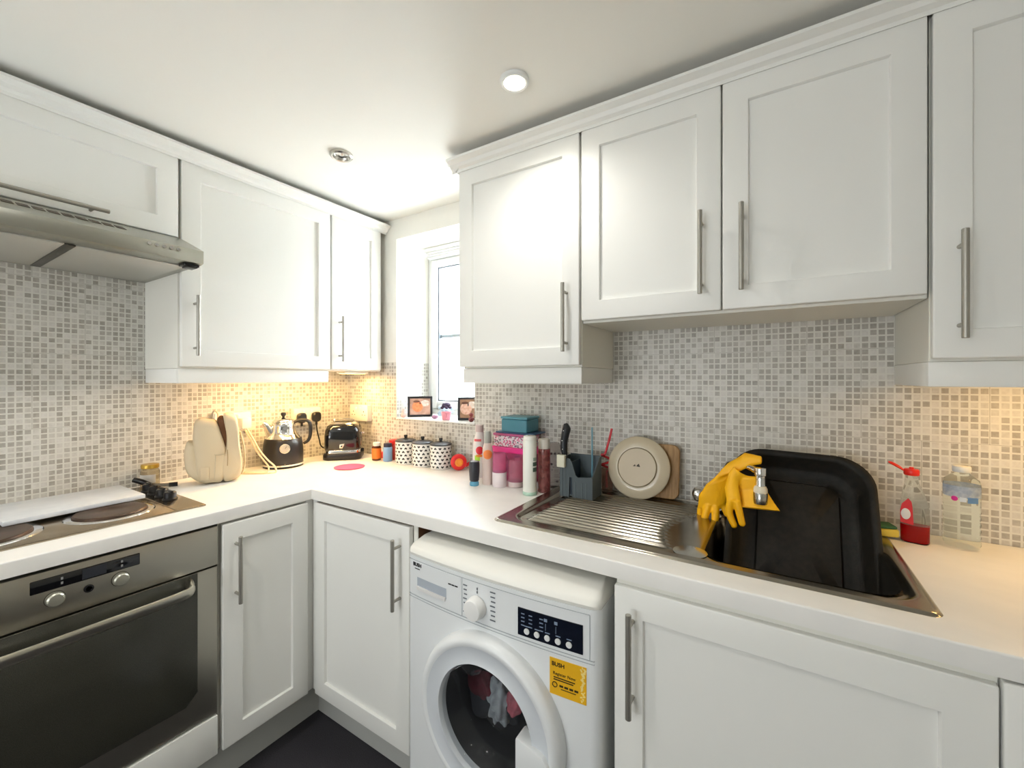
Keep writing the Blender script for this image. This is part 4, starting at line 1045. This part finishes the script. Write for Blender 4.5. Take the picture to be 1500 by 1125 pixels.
bm = B(); box(bm, -.030, .040, -.012, .012, 0, .030, .003); solo('red_packet', bm, mat('packet_red', (190,52,46), .45), 'small red packet lying behind the brown bottle', 'packet', (.335, -.040, WT), .2)
solo('pink_mat', lathe(B(), [(.060,0), (.066,.001), (.068,.0035), (.065,.004), (.060,.0025), (0,.0025)], seg=56), mat('dish_pink', (232,92,128), .4), 'flat round pink mat on the worktop in front of the toaster', 'mat', (.395, -.283, WT+.0005))

# ---------------------------------------------------------------- toaster
x, y = .166, -.146
r = thing('toaster', 'glossy black toaster with chrome band in the corner', 'toaster', (x, y, WT), facing(x, y, -.16))
TB = mat('toaster_black', (12,14,20), .08, coat=.6)
part(r, 'base', (lambda b_: (loft(b_, [(.002,0,0,.088,.076,.03), (.006,0,0,.092,.080,.034), (.026,0,0,.092,.080,.034), (.034,0,0,.087,.075,.034)], 8), b_)[1])(B()), BLACK, smooth=50)
part(r, 'chrome_band', (lambda b_: (loft(b_, [(.0345,0,0,.085,.073,.033), (.036,0,0,.087,.075,.034), (.048,0,0,.087,.075,.034), (.050,0,0,.085,.073,.033)], 8), b_)[1])(B()), CHROME, smooth=50)
part(r, 'body', (lambda b_: (loft(b_, [(.050,0,0,.0845,.073,.034), (.055,0,0,.0865,.075,.034), (.120,0,0,.0865,.075,.034), (.150,0,0,.083,.072,.034), (.170,0,0,.074,.064,.034), (.180,0,0,.062,.053,.034)], 8), b_)[1])(B()), TB, smooth=60)
tp = part(r, 'top_plate', (lambda b_: (loft(b_, [(.1795,0,0,.0625,.0535,.034), (.186,0,0,.056,.047,.03), (.189,0,0,.048,.040,.025)], 8), b_)[1])(B()), CHROME, smooth=60)
for s in (-1, 1): part(tp, 'slot', box(B(), -.046, .046, s*.018-.009, s*.018+.009, .1885, .1897, .0005), DARK)
bm = B(); tube(bm, [(-.05,.0,.188), (-.046,0,.198), (0,0,.201), (.046,0,.198), (.05,0,.188)], .0022, 8); part(r, 'rack', bm, CHROME)
bm = B(); box(bm, .0865, .0885, -.030, .012, .066, .135, .001); sd = part(r, 'side_panel', bm, CHROME)
part(sd, 'lever_slot', box(B(), .0880, .0892, -.022, .004, .072, .124, .0005), BLACK); part(r, 'lever', box(B(), .087, .103, -.016, -.001, .127, .134, .002), CHROME)
bm = B(); lathe(bm, [(.010,0), (.010,.012), (.007,.015), (0,.015)], (.0855,-.01,.040), 20, axis_m((1,0,0))); part(r, 'dial', bm, BLACK)
bm = B(); prism(bm, [(-.010,.062), (.004,.060), (.012,.074), (.014,.084), (.006,.082), (-.008,.080)], 'y', -.0762, -.0750, .0003)
em = part(r, 'emblem', bm, mat('emblem_silver', (206,200,186), .3, .6)); bm = B(); prism(bm, [(-.004,.067), (.003,.066), (.006,.075), (-.003,.075)], 'y', -.0766, -.0761, 0); part(em, 'emblem_centre', bm, BLACK)

# ---------------------------------------------------------------- kettle
x, y = .104, -.428
r = thing('kettle', 'black and chrome kettle with a round dial on the worktop before the sockets', 'kettle', (x, y, WT), facing(x, y))
part(r, 'power_base', lathe(B(), [(.080,0), (.084,.002), (.084,.006), (.080,.008), (0,.008)], seg=56), BLACK)
part(r, 'foot_ring', lathe(B(), [(.081,.0085), (.086,.010), (.086,.017), (.0835,.019)], seg=56), CHROME, smooth=50)
part(r, 'body', lathe(B(), [(.0830,.0192), (.0845,.022), (.0850,.07), (.0825,.105), (.0775,.1325), (.075,.134)], seg=64), mat('kettle_black', (28,27,28), .32), smooth=60)
part(r, 'shoulder', lathe(B(), [(.0755,.1345), (.070,.140), (.060,.150), (.0535,.163), (.0505,.185), (.0490,.205), (.0465,.207)], seg=64), CHROME, smooth=60)
ld = part(r, 'lid', lathe(B(), [(.0470,.2075), (.0455,.213), (.037,.221), (.020,.226), (.008,.2275), (.0065,.229)], seg=56), CHROME, smooth=60)
part(ld, 'knob', lathe(B(), [(.0055,.2275), (.006,.234), (.0105,.239), (.0115,.247), (.009,.252), (0,.253)], seg=28), BLACK, smooth=50)
bm = B()
rings_ = [( (-.045,-.006,.150), .020,.028), ((-.058,-.007,.172), .016,.022), ((-.070,-.008,.192), .014,.018), ((-.082,-.009,.206), .011,.014)]
tube(bm, [p for p, a, b_ in rings_], [.026,.020,.015,.010], 18, 6, flat=(.9,1)); part(r, 'spout', bm, CHROME, smooth=60)
bm = B(); tube(bm, [(.045,0,.205), (.070,0,.212), (.098,0,.210), (.112,0,.196), (.115,0,.165), (.113,0,.135), (.104,0,.112), (.084,0,.100)], [.009,.010,.010,.011,.011,.0105,.009,.008], 14, 6, flat=(1.1,.8)); part(r, 'handle', bm, BLACK, smooth=60)
bm = lathe(B(), [(.0215,0), (.0215,.003), (.0185,.0045), (.0175,.003), (0,.003)], (.006,-.0805,.092), 36, axis_m((0,-1,.06)))
dl = part(r, 'dial', bm, mat('dial_rim', (214,208,196), .25, .8)); bm = lathe(B(), [(.0172,0), (.0172,.0038), (0,.0038)], (.006,-.0805,.092), 32, axis_m((0,-1,.06))); dd = part(dl, 'dial_face', bm, mat('dial_face', (186,180,168), .5))
bm = B(); box(bm, -.0008, .0008, -.0005, .0005, 0, .012); bm.transform(Matrix.Translation((.006,-.0846,.092)) @ Matrix.Rotation(.6, 4, 'Y')); part(dl, 'pointer', bm, BLACK)

# ---------------------------------------------------------------- sockets, plugs, cables
def socket(name, label, M, switches=True):
    """double wall socket built facing -Y then placed"""
    r = thing(name, label, 'socket', M.to_translation(), M.to_euler().z, 'double wall sockets')
    part(r, 'back_box', box(B(), -.073, .073, -.024, -.0005, -.043, .043, .002), WPLW)
    part(r, 'face_plate', box(B(), -.073, .073, -.032, -.0243, -.043, .043, .003), WPLW)
    for s in (-1, 1):
        part(r, 'switch', box(B(), s*.020-.006, s*.020+.006, -.0355, -.0318, .016, .033, .001), WPL)
        bm = B(); u = s*.042
        box(bm, u-.0025, u+.0025, -.0325, -.0318, .004, .012); box(bm, u-.013, u-.007, -.0325, -.0318, -.012, -.008); box(bm, u+.007, u+.013, -.0325, -.0318, -.012, -.008)
        part(r, 'pin_slots', bm, DARK)
    return r
RL = Matrix.Rotation(PI/2, 4, 'Z')
socket('wall_socket', 'cream double socket on the cooker wall behind the beige bag', Matrix.Translation((0, -.610, 1.128)) @ RL)
socket('wall_socket', 'cream double socket above the kettle holding two black plugs', Matrix.Translation((0, -.262, 1.128)) @ RL)
socket('wall_socket', 'empty cream double socket on the sink wall above the toaster', Matrix.Translation((.134, 0, 1.133)))
def plug(y, label, m):
    r = thing('plug', label, 'plug', (.033, y, 1.123), PI/2, 'plugs in the wall sockets')
    bm = B(); loft(bm, [(0,0,0,.020,.022,.016), (.006,0,0,.0235,.0255,.018), (.018,0,0,.0235,.0255,.018), (.024,0,0,.018,.020,.016)], 7, M=Matrix.Rotation(PI/2, 4, 'X'))
    part(r, 'body', bm, m); bm = B(); cyl(bm, (0,-.012,-.022), (0,-.012,-.042), .0055, 14, .001); part(r, 'cord_grip', bm, m); return r
plug(-.302, 'black plug left, above the kettle', BLACK); plug(-.222, 'black plug nearer the corner, with the toaster cord hanging from it', BLACK)
solo('power_cord', tube(B(), [(.045,-.222,1.082), (.046,-.218,1.045), (.050,-.210,1.005), (.054,-.205,.975), (.060,-.195,.960), (.070,-.185,.955)], .0032, 10), BLACK, 'thin black cord curving down from the plug to the toaster', 'cord')
CAB = mat('cable_cream', (232,206,176), .5)
bm = B()
tube(bm, [(.045,-.573,1.120), (.090,-.560,1.060), (.140,-.552,1.003), (.180,-.540,.965), (.210,-.526,.938), (.222,-.528,.9145), (.205,-.560,.9135), (.150,-.600,.9135), (.110,-.625,.9135)], .0036, 10)
solo('charging_cable', bm, CAB, 'pale cable hanging from the socket behind the bag, front strand of the loops', 'cable', group='pale cables between bag and kettle')
bm = B(); tube(bm, [(.045,-.580,1.112), (.080,-.566,1.058), (.120,-.556,1.000), (.155,-.545,.962), (.180,-.537,.935), (.185,-.545,.9145), (.160,-.580,.9135), (.100,-.610,.9135)], .0036, 10)
solo('charging_cable', bm, CAB, 'pale cable hanging from the socket behind the bag, inner shorter strand', 'cable', group='pale cables between bag and kettle')
r = thing('charger_plug', 'cream charger plug in the socket behind the bag', 'plug', (.033, -.570, 1.123), PI/2)
part(r, 'body', box(B(), -.020, .020, -.034, -.0002, -.026, .022, .005), WPLW)

# ---------------------------------------------------------------- beige backpack
def smooth2(poly, n=6):
    P = [Vector((a, b)) for a, b in poly]; out = []; N_ = len(P)
    for i in range(N_):
        p0, p1, p2, p3 = P[i-1], P[i], P[(i+1) % N_], P[(i+2) % N_]
        for k in range(n):
            t = k/n; out.append(.5*((2*p1)+(p2-p0)*t+(2*p0-5*p1+4*p2-p3)*t*t+(3*p1-p0-3*p2+p3)*t**3))
    return out
def puff(bm, poly, y0, y1, z_floor=.0, k=.14):
    P = smooth2(poly); c = sum(P, Vector((0,0)))/len(P); R = []
    for f in (0, .08, .2, .5, .8, .92, 1):
        s = 1-k*abs(2*f-1)**4; s *= (1 if 0 < f < 1 else .90)
        R.append([(c.x+(p.x-c.x)*s, y0+(y1-y0)*f, max(z_floor, c.y+(p.y-c.y)*s)) for p in P])
    t = B(); rings(t, R); bmesh.ops.recalc_face_normals(t, faces=t.faces); add(bm, t); return bm
LEA = mat('beige_leatherette', (204,188,158), .5, bump=(260,.15)); LEAD = mat('bag_brown_lining', (96,62,34), .8)
x, y = .176, -.742
q = lambda px, py: ((px-305)*.00221, max(.0005, (714-py)*.00262))
r = thing('backpack', 'small beige backpack standing with its zip open near the hob', 'bag', (x, y, WT+.001), facing(x, y))
part(r, 'main_compartment', puff(B(), [q(*p) for p in ((275,624),(282,616),(294,617),(307,621),(315,640),(322,664),(322,690),(316,712),(300,714),(288,713),(279,700),(275,670),(273,645))], -.052, .055), LEA, smooth=60)
part(r, 'back_panel', puff(B(), [q(*p) for p in ((317,613),(327,610),(336,615),(341,632),(342,655),(346,685),(344,705),(334,712),(318,713),(312,690),(320,665),(321,640))], -.050, .055), LEA, smooth=60)
pk = part(r, 'front_pocket', puff(B(), [q(*p) for p in ((264,652),(270,649),(278,654),(283,672),(290,700),(296,712),(284,711),(272,703),(264,692),(261,670))], -.044, .048), LEA, smooth=60)
part(r, 'lining', puff(B(), [q(*p) for p in ((308,620),(316,614),(321,626),(323,648),(325,664),(320,662),(315,645))], -.040, .045), LEAD, smooth=60, label='brown inside of the open zip')
bm = B(); tube(bm, [q(300,619)[:1]+(0,)+q(300,619)[1:], q(301,610)[:1]+(0,)+q(301,610)[1:], q(305,606)[:1]+(0,)+q(305,606)[1:], q(309,611)[:1]+(0,)+q(309,611)[1:], q(309,620)[:1]+(0,)+q(309,620)[1:]], .004, 10, 5, flat=(2.,.7)); part(r, 'top_handle', bm, LEA)
bm = B(); tube(bm, [(q(323,664)[0], -.052, q(323,664)[1]), (q(323.5,675)[0], -.056, q(323.5,675)[1]), (q(323,688)[0], -.056, q(323,688)[1])], .0014, 8); part(r, 'zip', bm, mat('zip_tan', (150,128,92), .4, .5))
bm = B(); tube(bm, [(q(304,670)[0], -.0528, q(304,670)[1]), (q(313,671)[0], -.0545, q(313,671)[1]), (q(322,669)[0], -.0535, q(322,669)[1])], .0012, 8)
tube(bm, [(q(306,671)[0], -.0535, q(306,671)[1]), (q(305,690)[0], -.0545, q(305,690)[1]), (q(304,706)[0], -.0510, q(304,706)[1])], .0012, 8); part(r, 'piping', bm, mat('piping_tan', (190,178,152), .5))
bm = B(); box(bm, q(284,0)[0], q(297,0)[0], -.0555, -.050, q(0,706)[1], q(0,687)[1], .003); part(r, 'side_tab', bm, LEA)
bm = B(); tube(bm, [(q(343,640)[0], .0, q(343,640)[1]), (q(349,665)[0], .0, q(349,665)[1]), (q(350,692)[0], 0, q(350,692)[1]), (q(346,706)[0], 0, q(346,706)[1])], .004, 10, 6, flat=(1.6,.8)); part(r, 'shoulder_strap', bm, LEA)

# ---------------------------------------------------------------- window sill ornaments
SZ = WZ0+.0075
def photo(x, y, w_, h_, label, rz, seed, cols):
    r = thing('photo_frame', label, 'picture frame', (x, y, SZ), rz, 'photo frames on the window sill')
    M_ = Matrix.Rotation(math.radians(-8), 4, 'X')
    bm = B(); f = .011
    for a, b_, c_, d_ in ((-w_/2, -w_/2+f, 0, h_), (w_/2-f, w_/2, 0, h_), (-w_/2+f, w_/2-f, 0, f), (-w_/2+f, w_/2-f, h_-f, h_)): box(bm, a, b_, -.006, .006, c_, d_, .0015)
    bm.transform(M_); part(r, 'frame', bm, mat('frame_black', (34,34,38), .35))
    bm = B(); box(bm, -w_/2+f, w_/2-f, -.002, .003, f, h_-f); bm.transform(M_); pr_ = part(r, 'print', bm, mat('photo_bg_%d' % seed, cols[0], .4, noise=(26, cols[1], .9)))
    bm = B()
    ball(bm, (-w_*.10, -.0022, h_*.50), h_*.24, (1.05,.02,1.1)); bm.transform(M_); part(pr_, 'printed_figure', bm, mat('photo_fig_%d' % seed, cols[2], .45, noise=(60, cols[3], .8)))
    bm = B(); ball(bm, (w_*.20, -.0021, h_*.66), h_*.17, (1.3,.02,.9)); bm.transform(M_); part(pr_, 'printed_cloth', bm, mat('photo_cloth_%d' % seed, (232,222,214), .45, noise=(70, (190,160,140), .8)))
    bm = B(); ball(bm, (-w_*.14, -.0024, h_*.74), h_*.10, (1.6,.02,.6)); bm.transform(M_); part(pr_, 'printed_hair', bm, mat('photo_hair_%d' % seed, (92,56,40), .45))
    bm = B(); tube(bm, [(0,.006,h_*.7), (0,.030,.005)], .003, 8); part(r, 'stand', bm, mat('frame_black', (34,34,38), .35))
photo(.478, .088, .128, .108, 'black framed photo with orange tones at the left of the window sill', facing(.478,.088), 1, ((206,168,150), (150,110,90), (232,140,92), (196,96,60)))
photo(.806, .078, .100, .112, 'black framed photo of a pale figure at the right of the window sill', facing(.806,.078), 2, ((170,130,100), (120,88,66), (232,196,176), (200,140,110)))
r = thing('flower_pot', 'small pink cup holding a dark purple flower on the window sill', 'flower pot', (.705, .035, SZ))
cu_ = part(r, 'cup', lathe(B(), [(.016,0), (.020,.003), (.0245,.036), (.0255,.040), (.0235,.040), (.018,.006), (0,.004)], seg=32, cap=False), mat('cup_pink', (232,150,166), .35), smooth=50)
bm = B(); tube(bm, [(.016,-.018,.034), (.030,-.030,.030), (.028,-.028,.014), (.015,-.016,.010)], .0025, 8); part(cu_, 'handle', bm, mat('cup_pink', (232,150,166), .35))
bm = B()
for k in range(22):
    a = k*2.4; rr = .020*math.sqrt((k+.5)/22); ball(bm, (rr*math.cos(a)*1.1, rr*math.sin(a), .060+.018*(1-(rr/.02)**2)+.004*math.sin(k*3)), .0085, (1,1,.8), 10)
part(r, 'flower', bm, mat('flower_purple', (78,64,92), .8), label='dark purple flower head')
bm = B(); ball(bm, (0,0,.013), .014, (1,.9,.95)); ball(bm, (0,0,.032), .0085); tube(bm, [(.004,0,.036), (.006,0,.046)], [.004,.002], 8); tube(bm, [(-.004,0,.036), (-.006,0,.046)], [.004,.002], 8)
solo('figurine', bm, mat('figurine_pink', (214,184,176), .5), 'tiny pale pink figurine at the left end of the window sill', 'ornament', (.436, .010, SZ))
bm = B(); ball(bm, (0,0,.010), .011, (1.6,.9,.9)); ball(bm, (.012,0,.012), .008); solo('ornament', bm, mat('ornament_mauve', (150,110,140), .6), 'small mauve ornament between the left photo and the pink cup', 'ornament', (.625, .040, SZ))
bm = B(); ball(bm, (0,0,.012), .013, (1,1,.95)); ball(bm, (0,0,.033), .010); tube(bm, [(0,-.012,.014), (.010,-.014,.006)], [.004,.003], 8)
solo('ornament', bm, mat('ornament_darkred', (120,50,52), .5), 'small dark red ornament in front of the right photo on the sill', 'ornament', (.868, .022, SZ))
q_ = random.Random(4); bm = B()
for k in range(16): ball(bm, (q_.uniform(-.035,.035), q_.uniform(-.02,.02), q_.uniform(.012,.052)*(1)), q_.uniform(.010,.017), (1,1,.9), 12)
blend('crumpled_cloth', bm, mat('cloth_paleblue', (186,208,222), .9, noise=(60,(140,168,190),.6)), 'pale blue crumpled cloth on the sill against the window', 'cloth', vox=.003)
bpy.data.objects['crumpled_cloth'].location = (.61, .14, SZ-.001)

# ================================================================== LIGHTS
def downlight(x, y, on, label, watts=26):
    r = thing('ceiling_downlight', label, 'ceiling light', (x, y, CEIL-.012), 0, 'recessed ceiling downlights')
    part(r, 'trim_ring', lathe(B(), [(.0405,.012), (.0405,.004), (.036,0), (.030,.002), (.029,.008), (.027,.0118)], seg=40, cap=False), WPL if on else mat('pale_nickel', (205,203,196), .25, .9))
    if on:
        part(r, 'bulb', lathe(B(), [(.028,.0095), (.026,.007), (.012,.0045), (0,.004)], seg=32, cap=False), mat('bulb_lit', (255,250,235), .5, emit=(255,244,220), es=30))
    else:
        part(r, 'reflector', lathe(B(), [(.027,.0115), (.020,.0105), (.008,.0085), (.004,.006), (0,.006)], seg=32, cap=False), CHROME)
    if on:
        L = bpy.data.lights.new('downlight_beam', 'SPOT'); L.energy = watts; L.color = (1., .97, .92); L.spot_size = math.radians(150); L.spot_blend = 1.; L.shadow_soft_size = .03
        o = bpy.data.objects.new('downlight_beam', L); COL.objects.link(o); o.location = (0, 0, -.012); o.parent = r
    return r
downlight(1.452, -.538, True, 'lit round recessed downlight in the ceiling in front of the sink wall', 13)
downlight(.707, -.550, False, 'unlit round chrome downlight in the ceiling near the window corner')
downlight(1.00, -1.50, True, 'lit ceiling downlight above the floor in front of the oven', 26)
downlight(2.2, -2.5, True, 'lit ceiling downlight at the rear of the kitchen', 8)

def undercab(x, y, label, w, sx=.12, sy=.05):
    r = thing('cabinet_strip_light', label, 'light', (x, y, 1.3565), 0, 'lights under the wall cabinets')  # strip light fixture with a rectangular lens, not a spot
    part(r, 'housing', box(B(), -sx/2-.01, sx/2+.01, -sy/2-.01, sy/2+.01, -.010, 0, .002), WPL)
    part(r, 'lens', box(B(), -sx/2, sx/2, -sy/2, sy/2, -.0125, -.0098, .001), mat('lens_lit', (255,220,150), .5, emit=(255,205,120), es=5))
    L = bpy.data.lights.new('cabinet_beam', 'AREA'); L.energy = w; L.color = (1., .60, .22); L.shape = 'RECTANGLE'; L.size = sx; L.size_y = sy
    o = bpy.data.objects.new('cabinet_beam', L); COL.objects.link(o); o.location = (0, 0, -.016); o.parent = r
UC = 2.4
undercab(.215, -.47, 'warm light strip under the cabinet above the kettle', UC*1.6, .05, .34)
undercab(.215, -.13, 'warm light strip under the corner cabinet above the toaster', UC*.7, .05, .12)
undercab(2.62, -.20, 'warm light strip under the cabinet at the right edge', UC*.6, .22, .05)

def area(name, loc, rot, sx, sy, e, col):
    L = bpy.data.lights.new(name, 'AREA'); L.shape = 'RECTANGLE'; L.size = sx; L.size_y = sy; L.energy = e; L.color = col
    o = bpy.data.objects.new(name, L); COL.objects.link(o); o.location = loc; o.rotation_euler = rot; return o
# daylight through the sink window, plus two fill lights added behind the camera
area('daylight_sink_window', (.55, .60, 1.55), (math.radians(-90), 0, 0), 1.5, 1.5, 265, (.91, .965, 1.))
area('rear_fill_light', (1.1, YB-.3, 1.4), (math.radians(90), 0, 0), 1.6, 1.4, 9, (.96, .98, 1.))  # added fill light outside the invented rear window
area('upward_fill_light', (1.1, YB-.3, .9), (math.radians(128), 0, 0), 1.6, .5, 30, (.97, .985, 1.))  # added fill light, tilted upward to brighten the ceiling
w = bpy.data.worlds.new('World'); sc.world = w; w.use_nodes = True
bg = w.node_tree.nodes['Background']; bg.inputs[0].default_value = (.93, .97, 1., 1); bg.inputs[1].default_value = 2.5

# ================================================================== CAMERA
cam = bpy.data.cameras.new('Camera'); co = bpy.data.objects.new('Camera', cam); COL.objects.link(co)
co.location = (2.063, -1.524, 1.323); co.rotation_euler = (PI/2, 0, math.radians(32.13))
cam.sensor_width = 36; cam.lens = 36*613/1500; cam.shift_y = -8.5/1500; cam.clip_start = .02
sc.camera = co
sc.view_settings.view_transform = 'Standard'; sc.view_settings.look = 'None'; sc.view_settings.gamma = 1
sc.view_settings.use_curve_mapping = False
sc.view_settings.exposure = -.27
